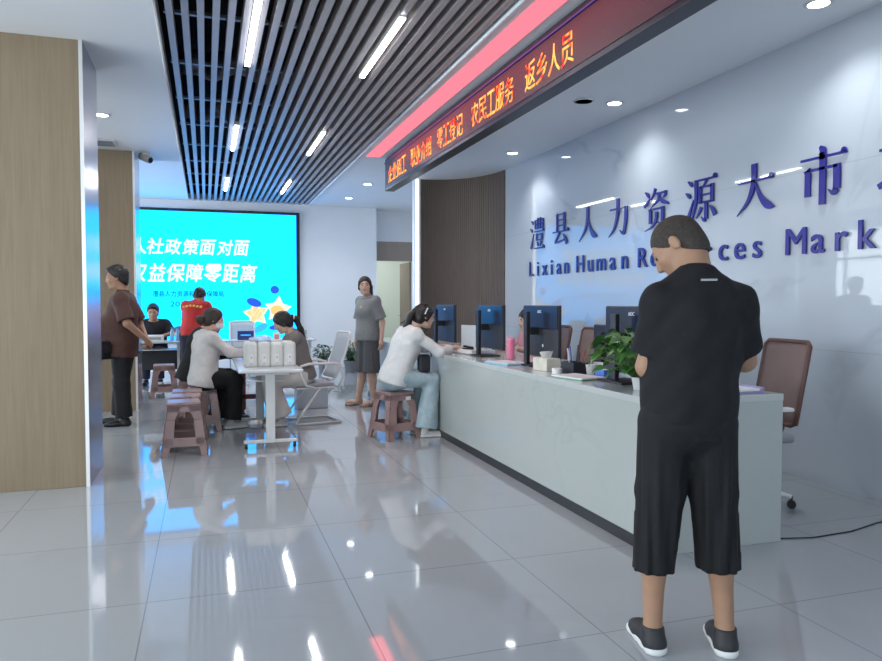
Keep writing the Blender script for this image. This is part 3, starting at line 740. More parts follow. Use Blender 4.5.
def head_prims(F, J, fem=False, s=1.0):
    c = np.array(J['head'], float); r, f, u = head_axes(J); ax = (r, f, u)
    def L(x, y, z): return c+(r*x+f*y+u*z)*s
    nk = np.array(J['neck'], float)
    F.cap(nk, L(0, -.025, -.055), (.047 if fem else .058)*s, (.044 if fem else .055)*s, .03)
    F.ell(L(0, -.012, .028), (.076*s, .096*s, .090*s), .02, ax)
    F.ell(L(0, .022, -.035), (.060*s, .072*s, .078*s), .03, ax)
    F.cap(L(-.03, .03, -.085), L(.03, .03, -.085), .026*s, .026*s, .03)
    F.ell(L(0, .070, -.096), (.020*s, .020*s, .018*s), .02, ax)
    F.cap(L(-.036, .076, .024), L(.036, .076, .024), .013*s, .013*s, .02)
    for q in (-1, 1):
        F.ell(L(.040*q, .062, -.022), (.022*s, .020*s, .020*s), .03, ax)
        F.ell(L(.031*q, .100, .006), (.017*s, .014*s, .010*s), .012, ax, 'd')
        F.ell(L(.076*q, -.008, -.004), (.008*s, .017*s, .030*s), .006, ax)
        F.ell(L(.083*q, -.004, .0), (.005*s, .009*s, .017*s), .004, ax, 'd')
    F.cap(L(0, .088, .012), L(0, .104, -.026), .0085*s, .0125*s, .012)
    F.ell(L(.010, .094, -.031), (.009*s, .009*s, .007*s), .006, ax); F.ell(L(-.010, .094, -.031), (.009*s, .009*s, .007*s), .006, ax)
    F.cap(L(-.018, .084, -.056), L(.018, .084, -.056), .0065*s, .0065*s, .008)
    F.cap(L(-.015, .083, -.066), L(.015, .083, -.066), .007*s, .007*s, .008)
    return L, ax
def leg_prims(F, J, n, g=0.0, a=0.0, b=2.0, cut=None, flare=0.0, k=0.03, fem=False):
    s = J['s']; hp, kn, an = (np.array(J[q+n], float) for q in ('hip', 'kn', 'an'))
    r = (.088*s, .058*s, .038*s)
    if b <= 1: F.cap(hp, hp+(kn-hp)*b, r[0]+g, r[0]+(r[1]-r[0])*b+g+flare, k, cut=cut); return
    F.cap(hp, kn, r[0]+g, r[1]+g, k)
    e = kn+(an-kn)*(b-1)
    if flare or cut: F.cap(kn, e, r[1]+g, r[1]+(r[2]-r[1])*(b-1)+g+flare, k, cut=cut)
    else:
        F.cap(kn, e, r[1]+g, r[2]+g, k)
        ca = kn+(an-kn)*.3; F.ell(ca+np.array((0, -.018, 0)), (.046*s+g, .05*s+g, .11*s+g), .03)
def foot_prims(F, J, n, g=0.0, L=1.0, k=0.02):
    s = J['s']; an = np.array(J['an'+n], float); t = np.array(J['to'+n], float); t[2] = 0; t = nrm(t); zz = an[2]-.085*s
    F.cap(an, (an[0]-t[0]*.02, an[1]-t[1]*.02, zz+.035), .036*s+g, .034*s+g, k)
    F.cap((an[0]-t[0]*.02, an[1]-t[1]*.02, zz+.032), (an[0]+t[0]*.13*s*L, an[1]+t[1]*.13*s*L, zz+.026), .034*s+g, .036*s+g*.8, k, ((0, 0, 1), .75))
    F.cap((an[0]+t[0]*.10*s, an[1]+t[1]*.10*s, zz+.026), (an[0]+t[0]*.165*s*L, an[1]+t[1]*.165*s*L, zz+.022), .040*s+g*.8, .026*s+g*.8, k, ((0, 0, 1), .6))

def person(label, loc, rz, J, hair='short', fem=False, sk=None, vox=0.012, belly=0.0, hands=(.6, .6), hd=None, group=None, build_legs=True,
           barefoot=False, hairmat=None, hs=1.0):
    root = thing('person', label, 'person', loc, rz, group)
    sk = sk or (skin_f if fem else skin); F = Field(); s = J['s']
    torso(F, J, -.006, fem, belly)
    f = fwd(J)
    for n, q in (('R', 1), ('L', -1)):
        arm_prims(F, J, n, fem=fem)
        wr = np.array(J['wr'+n], float); el = np.array(J['el'+n], float)
        dflt = dict(d=nrm(wr-el), pn=(-q, 0, 0) if abs(nrm(wr-el)[2]) > .6 else (0, 0, -1))
        o = (hd or {}).get(n, {}); dflt.update(o)
        d_ = nrm(dflt['d']); pn = np.array(dflt['pn'], float)
        # the thumb lies on the side of pn x d or d x pn that belongs to this hand
        hand_prims(F, wr, d_, pn, 1 if n == 'L' else -1, s*(0.9 if fem else 1.0), dflt.get('curl', hands[0 if n == 'R' else 1]))
        leg_prims(F, J, n, -.004 if not barefoot else 0)
        foot_prims(F, J, n, -.006 if not barefoot else 0)
    Lh, ax = head_prims(F, J, fem, hs)
    pt = [(lipm, [(Lh(0, .09, -.061), (.021*hs, .02*hs, .010*hs), ax)]),
          (hairm, [(Lh(.031*q, .092, .026), (.020*hs, .02*hs, .0045*hs), ax) for q in (-1, 1)])]
    body = F.build('body', sk, root, vox, pt)
    for q in (-1, 1):
        e = Field().ell(Lh(.031*q, .079, .005), (.0135*hs, .011*hs, .0075*hs), .01, ax); e.build('eye', eyem, root, 0.0035)
    hm = hairmat or hairm; Hf = Field(); c = Lh(0, -.012, .028)
    if hair == 'buzz':
        Hf.ell(c, (.0785*hs, .0985*hs, .093*hs), .02, ax); Hf.ell(Lh(0, -.050, -.035), (.066*hs, .052*hs, .062*hs), .03, ax)
        Hf.plane(Lh(0, .055, .030), ax[1]*.80-ax[2]*.60); Hf.plane(Lh(0, -.06, -.080), -ax[2]*.9+ax[1]*.45)
    elif hair == 'short':
        Hf.ell(Lh(0, -.016, .040), (.089*hs, .110*hs, .102*hs), .02, ax); Hf.ell(Lh(0, -.055, -.03), (.074*hs, .060*hs, .072*hs), .03, ax)
        Hf.ell(Lh(.0, .05, .085), (.06*hs, .05*hs, .03*hs), .03, ax)
        Hf.plane(Lh(0, .045, .040), ax[1]*.72-ax[2]*.69); Hf.plane(Lh(0, -.06, -.085), -ax[2]*.93+ax[1]*.37)
        Hf.disp = folds(.003, 90, 60)
    else:
        Hf.ell(Lh(0, -.016, .030), (.088*hs, .108*hs, .100*hs), .02, ax)
        Hf.ell(Lh(0, -.055, -.03), (.078*hs, .060*hs, .075*hs), .03, ax)
        for q in (-1, 1): Hf.cap(Lh(.070*q, .045, .045), Lh(.078*q, .008, -.045), .017*hs, .012*hs, .02)
        Hf.ell(Lh(0, .105, -.04), (.060*hs, .075*hs, .098*hs), .02, ax, 'd')
        Hf.plane(Lh(0, .085, .02), ax[1]); Hf.disp = folds(.0018, 120, 30)
    hobj = Hf.build('hair', hm, root, 0.009 if vox > .009 else .007)
    if isinstance(hair, tuple) and hair[0] == 'tail':
        T = Field(); pts = [np.array(p, float) for p in hair[1]]; rs = hair[2]
        for i in range(len(pts)-1): T.cap(pts[i], pts[i+1], rs[i], rs[i+1], .02)
        T.disp = folds(.0025, 110, 10); T.build('ponytail', hm, root, 0.008)
    return root, Lh, ax
def shirt(root, J, m, hem, sleeve, g=0.018, fem=False, belly=0.0, vox=0.012, name='shirt', amp=.0035, flare=.0, sl_flare=.014, hem_dir=None, neck_drop=.0, seed=1.0, extra=None, wide=0.0):
    F = Field(); s = J['s']; torso(F, J, g, fem, belly)
    f = fwd(J); ch = np.array(J['chest'], float); pl = np.array(J['pel'], float); hem = np.array(hem, float)
    F.cap(ch, hem, .15*s*J['w']+g, .158*s*J['w']+g+wide, .05, (f, .76), cut='b')
    for n in 'RL': arm_prims(F, J, n, g*.75, b=sleeve, k=.03, fem=fem, cut='b', flare=sl_flare)
    if extra: extra(F)
    F.disp = folds(amp, 26, 13, seed)
    up = nrm(ch-pl)
    F.plane(hem, hem-ch if hem_dir is None else hem_dir)
    nk = np.array(J['neck'], float)
    F.plane(nk+up*(.028-neck_drop)*s, up*.93+f*.38, .17)
    return F.build(name, m, root, vox)
def collar(root, J, m, r=.066, z=.02):
    nk = np.array(J['neck'], float); up = nrm(nk-np.array(J['chest'], float)); f = fwd(J)
    F = Field(); F.cap(nk+up*(z-.02), nk+up*(z+.02)-f*.004, r+.008, r-.002, .01, cut='ab'); F.cap(nk+up*(z-.05), nk+up*(z+.06), r-.010, r-.012, .006, op='d')
    F.plane(nk+up*z+f*.06, up*.6+f*.8)
    F.build('collar', m, root, .006)
def trousers(root, J, m, b=1.95, g=.02, flare=.03, amp=.004, vox=.012, name='trousers', top=None, seed=2.0, fem=True):
    F = Field(); s = J['s']; f = fwd(J); rt = np.array((1, 0, 0)); up = np.cross(rt, f); pl = np.array(J['pel'], float)
    F.ell(pl, (.170*s*J['w']+g*.7, .122*s+g*.7, .13*s+g*.4), .04, (rt, f, up))
    F.cap(pl, np.array(J['waist'], float), .155*s*J['w']+g*.4, .135*s*J['w']+g*.4, .04, (f, .74))
    for n in 'RL': leg_prims(F, J, n, g, b=b, cut='b', flare=flare, k=.035)
    F.disp = folds(amp, 22, 12, seed)
    F.plane(np.array(J['waist'], float)+up*.02, up, .30)
    return F.build(name, m, root, vox)
def shoes(root, J, m, g=.008, vox=.009, sole=None, name='shoe'):
    for n in 'RL':
        F = Field(); foot_prims(F, J, n, g, 1.05); an = np.array(J['an'+n], float); zz = an[2]-.085*J['s']
        F.plane((0, 0, zz+.095), (0, 0, 1)); F.plane((0, 0, zz+.004), (0, 0, -1))
        o = F.build(name, m, root, vox)
        if sole:
            t = np.array(J['to'+n], float); t[2] = 0; t = nrm(t); G_ = Field()
            a = an-t*.03; b_ = an+t*.15*J['s']
            G_.cap((a[0], a[1], zz+.012), (b_[0], b_[1], zz+.012), .045, .050, .01, cut=None); G_.plane((0, 0, zz+.026), (0, 0, 1)); G_.plane((0, 0, zz+.0), (0, 0, -1))
            G_.build('sole', sole, o, vox)

# ---- man in black in the foreground, seen from behind, looking at the phone in his hands
blk = mat('black_tshirt_cloth', (0.007, 0.0075, 0.010), 0.85, noise=0.15, nscale=40, bump=0.3, bscale=300)
blk2 = mat('black_shorts_cloth', (0.0065, 0.0065, 0.0075), 0.8, noise=0.15, nscale=40, bump=0.3, bscale=300)
J = pose_stand(1.72, .87)
J['neck'] = (0, .005, 1.455); J['head'] = (-.045, .10, 1.572); J['chest'] = (0, -.005, 1.25)
J['hf'] = (-.72, .34, -.66); J['hu'] = (-.15, .25, .95)
J['shR'] = (.148, -.01, 1.350); J['shL'] = (-.142, -.01, 1.350)
J['elR'] = (.215, .075, 1.12); J['elL'] = (-.18, .03, 1.10)
J['wrR'] = (.10, .275, 1.13); J['wrL'] = (-.10, .265, 1.14)
for k_ in ('chest', 'neck', 'head', 'shR', 'shL', 'elR', 'elL', 'wrR', 'wrL'): J[k_] = (J[k_][0]+.030, *J[k_][1:])
J['hipR'] = (.105, 0, .88); J['hipL'] = (-.105, 0, .88)
J['knR'] = (.125, .01, .47); J['knL'] = (-.12, .01, .47); J['anR'] = (.145, -.03, .085); J['anL'] = (-.13, -.02, .085)
hd = {'R': dict(d=(-.75, .55, .25), pn=(-.4, -.5, .75), curl=.75), 'L': dict(d=(.75, .55, .25), pn=(.4, -.5, .75), curl=.75)}
man, Lh, ax = person('man in black t-shirt and shorts standing in the foreground, back turned', (1.775, 2.35, 0), R(-20), J, 'buzz', vox=.0065, hs=1.05, belly=.02, hd=hd, hairmat=buzz_m)
def ex(F):
    F.cap((.028, .0, 1.33), (.01, .0, 1.0), .134, .145, .06, ((0, 1, 0), .82))
shirt(man, J, blk, (0, .01, .835), .80, g=.017, vox=.008, name='tshirt', belly=.02, amp=.006, sl_flare=.022, neck_drop=-.005, extra=ex, wide=.012)
F = Field()
F.ell((0, 0, .90), (.17, .135, .12), .04); F.cap((0, 0, .90), (0, 0, .98), .16, .145, .04, ((0, 1, 0), .75))
for q in (-1, 1):
    F.cap((.085*q, 0, .88), (.100*q, .0, .62), .105, .090, .02); F.cap((.100*q, 0, .62), (.126*q, -.005, .29), .088, .078, .02, cut='b')
F.disp = lambda X, Y, Z: pleats(.006, 9, .86, (.13, 0), 1.0)(np.abs(X), Y, Z)
F.plane((0, 0, 1.0), (0, 0, 1)); F.plane((0, 0, .31), (.02, 0, -1))
F.build('shorts', blk2, man, .008)
shoes(man, J, mat('dark_grey_shoe', (0.03, 0.03, 0.033), 0.6, noise=.1), sole=white_pl)
tg = MB().box(-.030, .030, -.004, 0, -.0035, .0035); tgo = tg.build('neck_tag', mat('silver_print', (0.45, 0.45, 0.47), 0.4, noise=.05), man); tgo.location = (.040, -.106, 1.437); tgo.rotation_euler = (R(28), 0, 0)
F = Field(); w_ = np.array(J['wrR']); e_ = np.array(J['elR']); F.cap(w_*.85+e_*.15, w_*.80+e_*.20, .038, .039, .005, cut='ab'); F.build('watch', black_pl, man, .006)
ph = thing('phone', 'dark smartphone held by the man in black', 'phone', (0, 0, 0))
MB().box(-.038, .038, -.004, .004, -.075, .075).build('phone_body', black_gl, ph, bevel=.006)
MB().box(-.035, .035, -.0052, -.0042, -.070, .070).build('phone_screen', emis('phone_glow', (0.75, 0.85, 1.0), 0.9), ph)
ph.matrix_world = Matrix.Translation((1.805, 2.36, 0)) @ Matrix.Rotation(R(-20), 4, 'Z') @ Matrix.Translation((0, .345, 1.185)) @ Matrix.Rotation(R(-48), 4, 'X')

# ---- man in a brown polo shirt by the pillars, hands behind his back
brown = mat('brown_polo_cloth', (0.075, 0.034, 0.026), 0.8, noise=0.12, nscale=40, bump=0.2, bscale=300)
J = pose_stand(1.75, 1.12)
J['neck'] = (0, .0, 1.45); J['head'] = (0.0, .055, 1.625); J['hf'] = (-.10, 1, -.12); J['waist'] = (0, .03, 1.06); J['chest'] = (0, .0, 1.25)
J['shL'] = (-.20, -.02, 1.385); J['shR'] = (.19, -.02, 1.385)
J['elL'] = (-.27, -.10, 1.13); J['elR'] = (.27, -.12, 1.12); J['wrL'] = (-.08, -.27, .93); J['wrR'] = (.06, -.24, .92)
J['anL'] = (-.10, -.02, .085); J['knL'] = (-.10, .0, .47); J['anR'] = (.12, .08, .085); J['knR'] = (.11, .05, .47)
hd = {'L': dict(d=(.75, -.35, -.5), pn=(.2, .9, -.2), curl=.8), 'R': dict(d=(-.8, -.2, -.5), pn=(-.1, .9, .2), curl=.8)}
mb_, Lh, ax = person('man in a brown polo shirt standing by the far oak pillar, hands behind him', (-.875, 8.66, 0), R(84), J, 'short', vox=.010, belly=.05, hd=hd, hs=1.06)
shirt(mb_, J, brown, (0, .03, .76), .88, g=.024, belly=.055, vox=.011, name='polo_shirt', amp=.004, sl_flare=.028, wide=.03)
collar(mb_, J, brown, .070, .03)
trousers(mb_, J, mat('black_trouser_cloth', (0.007, 0.0075, 0.009), .8, noise=.1), 1.97, .026, .022, name='trousers', seed=.5)
shoes(mb_, J, mat('black_shoe', (0.012, 0.012, 0.014), .5, noise=.1), .012)
bg_ = thing('waist_bag', 'black waist bag worn by the man in the brown polo shirt', 'bag', (-1.03, 8.44, .845), R(60))
MB().box(-.12, .12, -.045, .045, -.10, .10).build('pouch', black_pl, bg_, bevel=.03, seg=4)
MB().box(-.125, .125, -.055, -.045, -.02, .06).build('flap', mat('black_nylon', (0.018, 0.018, 0.022), .6, bump=.3), bg_, bevel=.008)
MB().tube([(.11, .02, .06), (.15, .06, .09), (.20, .10, .11)], .012).build('strap', black_pl, bg_)

# ---- woman at the counter
blouse = mat('white_blouse_cloth', (0.66, 0.67, 0.66), 0.8, noise=0.04, nscale=30, bump=0.25, bscale=200)
jeans = mat('light_blue_denim', (0.34, 0.45, 0.49), 0.85, noise=0.10, nscale=20, bump=0.3, bscale=300)
J = pose_sit(1.66, .40, .53)
J['neck'] = (0, J['neck'][1], J['neck'][2]); h0 = np.array(J['head']); J['head'] = tuple(h0+np.array((0, .05, .01)))
J['hf'] = (.05, 1, -.18); J['knL'] = (-.12, .36, .57); J['knR'] = (.10, .365, .57); J['anL'] = (-.10, .27, .085); J['anR'] = (.10, .29, .085)
sh = np.array(J['shR']); J['elR'] = (.22, .40, .86); J['wrR'] = (.12, .62, .90)
J['elL'] = (-.21, .41, .88); J['wrL'] = (-.10, .60, .90)
hd = {'R': dict(d=(-.3, .95, -.1), pn=(0, 0, -1), curl=.5), 'L': dict(d=(.3, .95, -.1), pn=(0, 0, -1), curl=.5)}
hb = np.array(J['head'])
tail = ('tail', [hb+(0, -.10, .05), hb+(0, -.15, .0), hb+(0, -.19, -.10), hb+(0, -.21, -.20), hb+(0, -.23, -.27)], [.035, .032, .036, .026, .010])
wc, Lh, ax = person('woman in a white blouse and pale blue jeans sitting at the counter', (1.79, 6.98, 0), R(-84), J, tail, True, vox=.009, hd=hd, hs=1.0)
shirt(wc, J, blouse, (0, -.035, .54), 1.58, g=.022, fem=True, vox=.009, name='blouse', amp=.004, sl_flare=.004, hem_dir=(0, -.25, -1), wide=.012)
trousers(wc, J, jeans, 1.97, .020, .065, .004, .010, 'jeans', seed=1.3)
shoes(wc, J, mat('white_sneaker', (0.62, 0.61, 0.58), .6, noise=.04), sole=white_pl)
hc = MB().box(-.006, .006, -.006, .006, -.035, .035).build('hair_clip', white_pl, wc, bevel=.004)
hc.location = Lh(.092, -.02, .05); hc.rotation_euler = (R(-25), 0, 0)
hbag = thing('handbag', 'small black bag on the lap of the woman sitting at the counter', 'bag', (2.07, 6.90, .745), R(0))
MB().box(-.06, .06, -.05, .05, -.09, .09).build('pouch', black_pl, hbag, bevel=.025, seg=3)
MB().tube([(-.08, 0, .06), (-.07, .01, .15), (.0, .02, .19), (.07, .01, .15), (.08, 0, .06)], .006).build('strap', black_pl, hbag)

# ---- standing woman in grey
greyp = mat('grey_polo_cloth', (0.20, 0.215, 0.22), 0.8, noise=0.08, nscale=30, bump=0.2, bscale=300)
greys = mat('dark_grey_shorts_cloth', (0.095, 0.098, 0.108), 0.8, noise=0.08, nscale=30)
J = pose_stand(1.69, .90); J['hf'] = (.40, .90, .02); J['head'] = (.01, .035, 1.575)
J['elL'] = (-.225, -.08, 1.10); J['wrL'] = (-.24, -.05, .86); J['elR'] = (.235, -.01, 1.10)
J['anR'] = (.13, .06, .105); J['anL'] = (-.09, -.03, .105); J['hf'] = (-.85, .60, .05)
tail = ('tail', [np.array(J['head'])+q for q in ((.03, -.09, -.02), (.03, -.10, -.10), (.03, -.09, -.18))], [.05, .035, .015])
ws, Lh, ax = person('woman in a grey polo shirt and grey shorts standing by the counter', (2.02, 9.30, 0), R(112), J, tail, True, vox=.010, barefoot=True)
shirt(ws, J, greyp, (0, 0, .86), .85, g=.024, fem=True, vox=.011, name='polo_shirt', amp=.003, sl_flare=.022, wide=.02)
collar(ws, J, greyp, .060, .025)
F = Field(); s = J['s']; F.ell((0, 0, .93), (.165, .125, .12), .04)
for q in (-1, 1): F.cap((.08*q, 0, .86), (.10*q, .01, .44), .100, .112, .03, cut='b')
F.disp = lambda X, Y, Z: pleats(.005, 8, .86, (.10, 0), 1.0)(np.abs(X), Y, Z)
F.plane((0, 0, .90), (0, 0, 1)); F.build('shorts', greys, ws, .010)
cb = MB().box(-.02, .02, -.002, .002, -.015, .015).build('chest_badge', mat('gold_badge', (.5, .38, .15), .4, .3, noise=.05), ws)
cb.location = (-.07, .150, 1.30)
beige = mat('beige_sandal', (0.42, 0.33, 0.26), .6, noise=.05)
for n in 'RL':
    an = np.array(J['an'+n]); an[2] = 0
    F = Field().cap(an+(0, -.04, .02), an+(0, .16, .02), .045, .05, .01); F.plane((0, 0, .034), (0, 0, 1)); F.plane((0, 0, .0), (0, 0, -1))
    so = F.build('sandal', beige, ws, .008)
    F = Field().cap(an+(-.045, .09, .03), an+(.045, .09, .03), .04, .04, .01); F.cap(an+(-.05, .09, .02), an+(.05, .09, .02), .033, .033, .004, op='d'); F.plane((0, 0, .03), (0, 0, -1)); F.build('strap', beige, so, .007)

# ---- masked woman in a white jacket at the folding table, a person in black beside her
cream = mat('cream_jacket_cloth', (0.58, 0.56, 0.54), 0.8, noise=0.05, nscale=30, bump=0.25, bscale=200)
J = pose_sit(1.60, .10, .47); J['hf'] = (.28, 1, -.22); h0 = np.array(J['head']); J['head'] = tuple(h0+np.array((0, .03, 0)))
J['elR'] = (.24, .20, .83); J['wrR'] = (.14, .44, .80); J['elL'] = (-.23, .20, .83); J['wrL'] = (-.12, .43, .80)
J['knR'] = (.12, .30, .52); J['knL'] = (-.12, .28, .50); J['anR'] = (.12, .24, .085); J['anL'] = (-.12, .20, .085)
hb = np.array(J['head'])
tail = ('tail', [hb+(0, -.10, .02), hb+(.0, -.145, .0), hb+(0, -.15, -.03)], [.035, .042, .025])
hd = {'R': dict(d=(-.3, .95, 0), pn=(0, 0, -1), curl=.7), 'L': dict(d=(.3, .95, 0), pn=(0, 0, -1), curl=.7)}
wm, Lh, ax = person('masked woman in a cream jacket and black trousers at the folding table', (-.03, 8.05, 0), R(-70), J, tail, True, vox=.010, hd=hd, hairmat=hair_b, hs=.97)
shirt(wm, J, cream, (0, -.02, .46), 1.88, g=.022, fem=True, vox=.011, name='jacket', amp=.006, sl_flare=.016, hem_dir=(0, -.2, -1), wide=.02)
trousers(wm, J, mat('black_wide_trousers', (.006, .006, .007), .8, noise=.1), 1.95, .028, .05, .004, .011, seed=.3)
shoes(wm, J, mat('pale_grey_shoe', (0.5, 0.5, 0.5), .6, noise=.04), sole=white_pl)
F = Field(); F.ell(Lh(0, .052, -.052), (.068, .066, .050), .02, ax); F.plane(Lh(0, .03, 0), -ax[1]); F.plane(Lh(0, 0, -.018), ax[2]*1-ax[1]*.25)
F.build('face_mask', mat('white_mask', (0.70, 0.73, 0.76), .7, noise=.03), wm, .007)
J = pose_sit(1.62, .26, .47); h0 = np.array(J['head']); J['head'] = tuple(h0+np.array((0, .03, -.02))); J['hf'] = (0, .9, -.45)
J['elR'] = (.23, .25, .78); J['wrR'] = (.14, .44, .77); J['elL'] = (-.23, .25, .78); J['wrL'] = (-.12, .44, .77)
pb, Lh, ax = person('person dressed in black, half hidden behind the woman in the cream jacket', (-.14, 8.66, 0), R(-80), J, 'long', True, vox=.012)
shirt(pb, J, mat('black_top_cloth', (.007, .007, .009), .85, noise=.1), (0, -.06, .46), 1.85, g=.034, fem=True, vox=.013, name='top', amp=.005, hem_dir=(0, -.2, -1), wide=.02)
trousers(pb, J, mat('black_wide_trousers', (.006, .006, .007), .8), 1.95, .02, .03, .004, .013)
shoes(pb, J, black_pl)

# ---- woman with the ponytail on the other side of the table
taupe = mat('taupe_top_cloth', (0.19, 0.17, 0.16), 0.85, noise=0.06, nscale=30, bump=0.2, bscale=300)
J = pose_sit(1.62, .24, .46); h0 = np.array(J['head']); J['head'] = tuple(h0+np.array((0, .035, -.02))); J['hf'] = (.05, .85, -.5)
J['elR'] = (.21, .20, .83); J['wrR'] = (.10, .38, .80); J['elL'] = (-.21, .20, .83); J['wrL'] = (-.08, .37, .80)
J['knR'] = (.12, .34, .50); J['knL'] = (-.12, .36, .50); J['anR'] = (.12, .24, .085); J['anL'] = (-.12, .25, .085)
hb = np.array(J['head'])
tail = ('tail', [hb+(0, -.10, .055), hb+(0, -.15, .04), hb+(0, -.20, -.08), hb+(0, -.245, -.22), hb+(0, -.27, -.33)], [.034, .032, .032, .024, .010])
hd = {'R': dict(d=(-.3, .95, 0), pn=(0, 0, -1), curl=.7), 'L': dict(d=(.3, .95, 0), pn=(0, 0, -1), curl=.7)}
wt_, Lh, ax = person('woman in a taupe top and white trousers sitting at the folding table', (1.01, 8.12, 0), R(90), J, tail, True, vox=.010, hd=hd, hs=.97)
shirt(wt_, J, taupe, (0, -.05, .50), 1.0, g=.018, fem=True, vox=.011, name='top', amp=.003, hem_dir=(0, -.2, -1))
trousers(wt_, J, mat('white_wide_trousers', (.58, .56, .53), .8, noise=.04), 1.95, .032, .07, .005, .011, seed=.7)
shoes(wt_, J, mat('white_sneaker', (0.62, 0.61, 0.58), .6), sole=white_pl)
F = Field(); F.ell(hb+(0, -.125, .05), (.036, .018, .036), .01); F.build('hair_band', white_pl, wt_, .007)

# ---- people at the desks by the screen
J = pose_sit(1.70, .22, .46, 1.12); J['elR'] = (.30, .16, .84); J['wrR'] = (.12, .36, .80); J['elL'] = (-.30, .16, .84); J['wrL'] = (-.14, .36, .80); J['hf'] = (.05, 1, -.15)
hd = {'R': dict(d=(-.5, .8, 0), pn=(0, 0, -1), curl=.6), 'L': dict(d=(.5, .8, 0), pn=(0, 0, -1), curl=.6)}
md_, Lh, ax = person('man in a black t-shirt sitting behind the desk next to the far oak pillar', (-.84, 13.1, 0), R(180), J, 'short', vox=.011, hd=hd, hs=1.08)
shirt(md_, J, blk, (0, -.01, .50), .9, g=.022, vox=.013, name='tshirt', sl_flare=.02)
trousers(md_, J, mat('navy_trousers', (.02, .025, .05), .8, noise=.1), 1.95, .02, .01, .003, .013); shoes(md_, J, black_pl)
red = mat('red_vest_cloth', (0.50, 0.028, 0.028), 0.75, noise=0.08, nscale=30, bump=0.2, bscale=300)
J = pose_stand(1.66, .88); o_ = np.array((0, 0, .93)); ln = .50
for k_ in ('waist', 'chest', 'neck', 'head', 'shR', 'shL'): J[k_] = tuple(rotx(J[k_], ln, o_))
J['lean'] = ln; hh_ = np.array(J['head']); J['head'] = tuple(hh_+(0, .03, -.01)); J['hf'] = (.1, .8, -.6)
J['elR'] = (.25, .52, 1.0); J['wrR'] = (.16, .66, .86); J['elL'] = (-.26, .48, 1.0); J['wrL'] = (-.18, .66, .86)
mr, Lh, ax = person('person in a red vest leaning over the desk in front of the screen', (-.20, 11.42, 0), R(-18), J, 'short', vox=.012)
shirt(mr, J, mat('dark_sleeve_cloth', (.02, .022, .03), .8, noise=.1), (0, .0, .88), 1.0, g=.014, vox=.013, name='dark_tshirt')
shirt(mr, J, red, (0, .02, .82), .12, g=.028, vox=.011, name='red_vest', amp=.004, wide=.02, sl_flare=0)
trousers(mr, J, mat('navy_trousers', (.02, .025, .05), .8), 1.95, .02, .01, .003, .013); shoes(mr, J, black_pl)
yel = mat('yellow_print', (.75, .50, .08), .6, noise=.05)
f_ = fwd(J); pz = np.array(J['chest'])+np.cross((1, 0, 0), f_)*.05-f_*.172
for i in range(6):
    b = MB().box(-.018, .018, -.004, .004, -.018, .018).build('yellow_mark', yel, mr, bevel=.004); b.location = pz+np.array(((i-2.5)*.052, 0, -.008*abs(i-2.5))); b.rotation_euler = (-ln, 0, 0)
J = pose_sit(1.50, .45, .44); J['elR'] = (.24, .22, .84); J['wrR'] = (.12, .42, .80); J['elL'] = (-.24, .22, .84); J['wrL'] = (-.14, .42, .80); J['hf'] = (.1, 1, -.4)
pm, Lh, ax = person('masked person sitting behind the desk, almost hidden by the person in the red vest', (-.30, 13.08, 0), R(180), J, 'short', True, vox=.012)
shirt(pm, J, mat('grey_blue_top', (.12, .14, .18), .8, noise=.05), (0, -.01, .50), .9, g=.02, fem=True, vox=.013, name='tshirt')
trousers(pm, J, mat('navy_trousers', (.02, .025, .05), .8), 1.95, .02, .01, .003, .013); shoes(pm, J, black_pl)
F = Field(); F.ell(Lh(0, .052, -.052), (.068, .066, .050), .02, ax); F.plane(Lh(0, .03, 0), -ax[1]); F.plane(Lh(0, 0, -.018), ax[2]*1-ax[1]*.25)
F.build('face_mask', mat('white_mask', (0.70, 0.73, 0.76), .7), pm, .008)
# clerk behind the third monitor
J = pose_sit(1.60, .12, .46); J['elR'] = (.23, .14, .83); J['wrR'] = (.12, .38, .88); J['elL'] = (-.23, .14, .83); J['wrL'] = (-.14, .38, .88); J['hf'] = (0, 1, -.2)
hb = np.array(J['head']); tail = ('tail', [hb+(0, -.08, -.03), hb+(.0, -.09, -.14), hb+(0, -.08, -.24)], [.06, .05, .02])
ck, Lh, ax = person('clerk in a pink top sitting behind the counter, almost hidden by a monitor', (3.46, 7.24, 0), R(90), J, tail, True, vox=.012)
shirt(ck, J, mat('pink_top', (.55, .25, .28), .8, noise=.05), (0, -.01, .50), .9, g=.02, fem=True, vox=.013, name='top')
trousers(ck, J, mat('navy_trousers', (.02, .025, .05), .8), 1.95, .02, .01, .003, .013); shoes(ck, J, black_pl)

# ================================================================== reception counter
ct = thing('reception_counter', 'long white stone reception counter with a dark kick strip along its foot', 'counter', (2.235, 3.24, 0))
CL = 7.1
MB().box(0, .035, .0355, CL-.0355, .07, .80).build('front_panel', counter_m, ct, bevel=.002)
MB().box(.0, .85, 0, .035, .0, .80).build('end_panel', counter_m, ct, bevel=.002)
MB().box(.0, .85, CL-.035, CL, .0, .80).build('end_panel', counter_m, ct, bevel=.002)
MB().box(-.002, .852, -.002, CL+.002, .80, .84).build('worktop', counter_top, ct, bevel=.003)
MB().box(.003, .03, .036, CL-.036, .0, .068).build('kick_strip', kick_m, ct)
for y in (2.35, 4.7): MB().box(.04, .80, y-.02, y+.02, .0, .80).build('divider_panel', counter_m, ct)

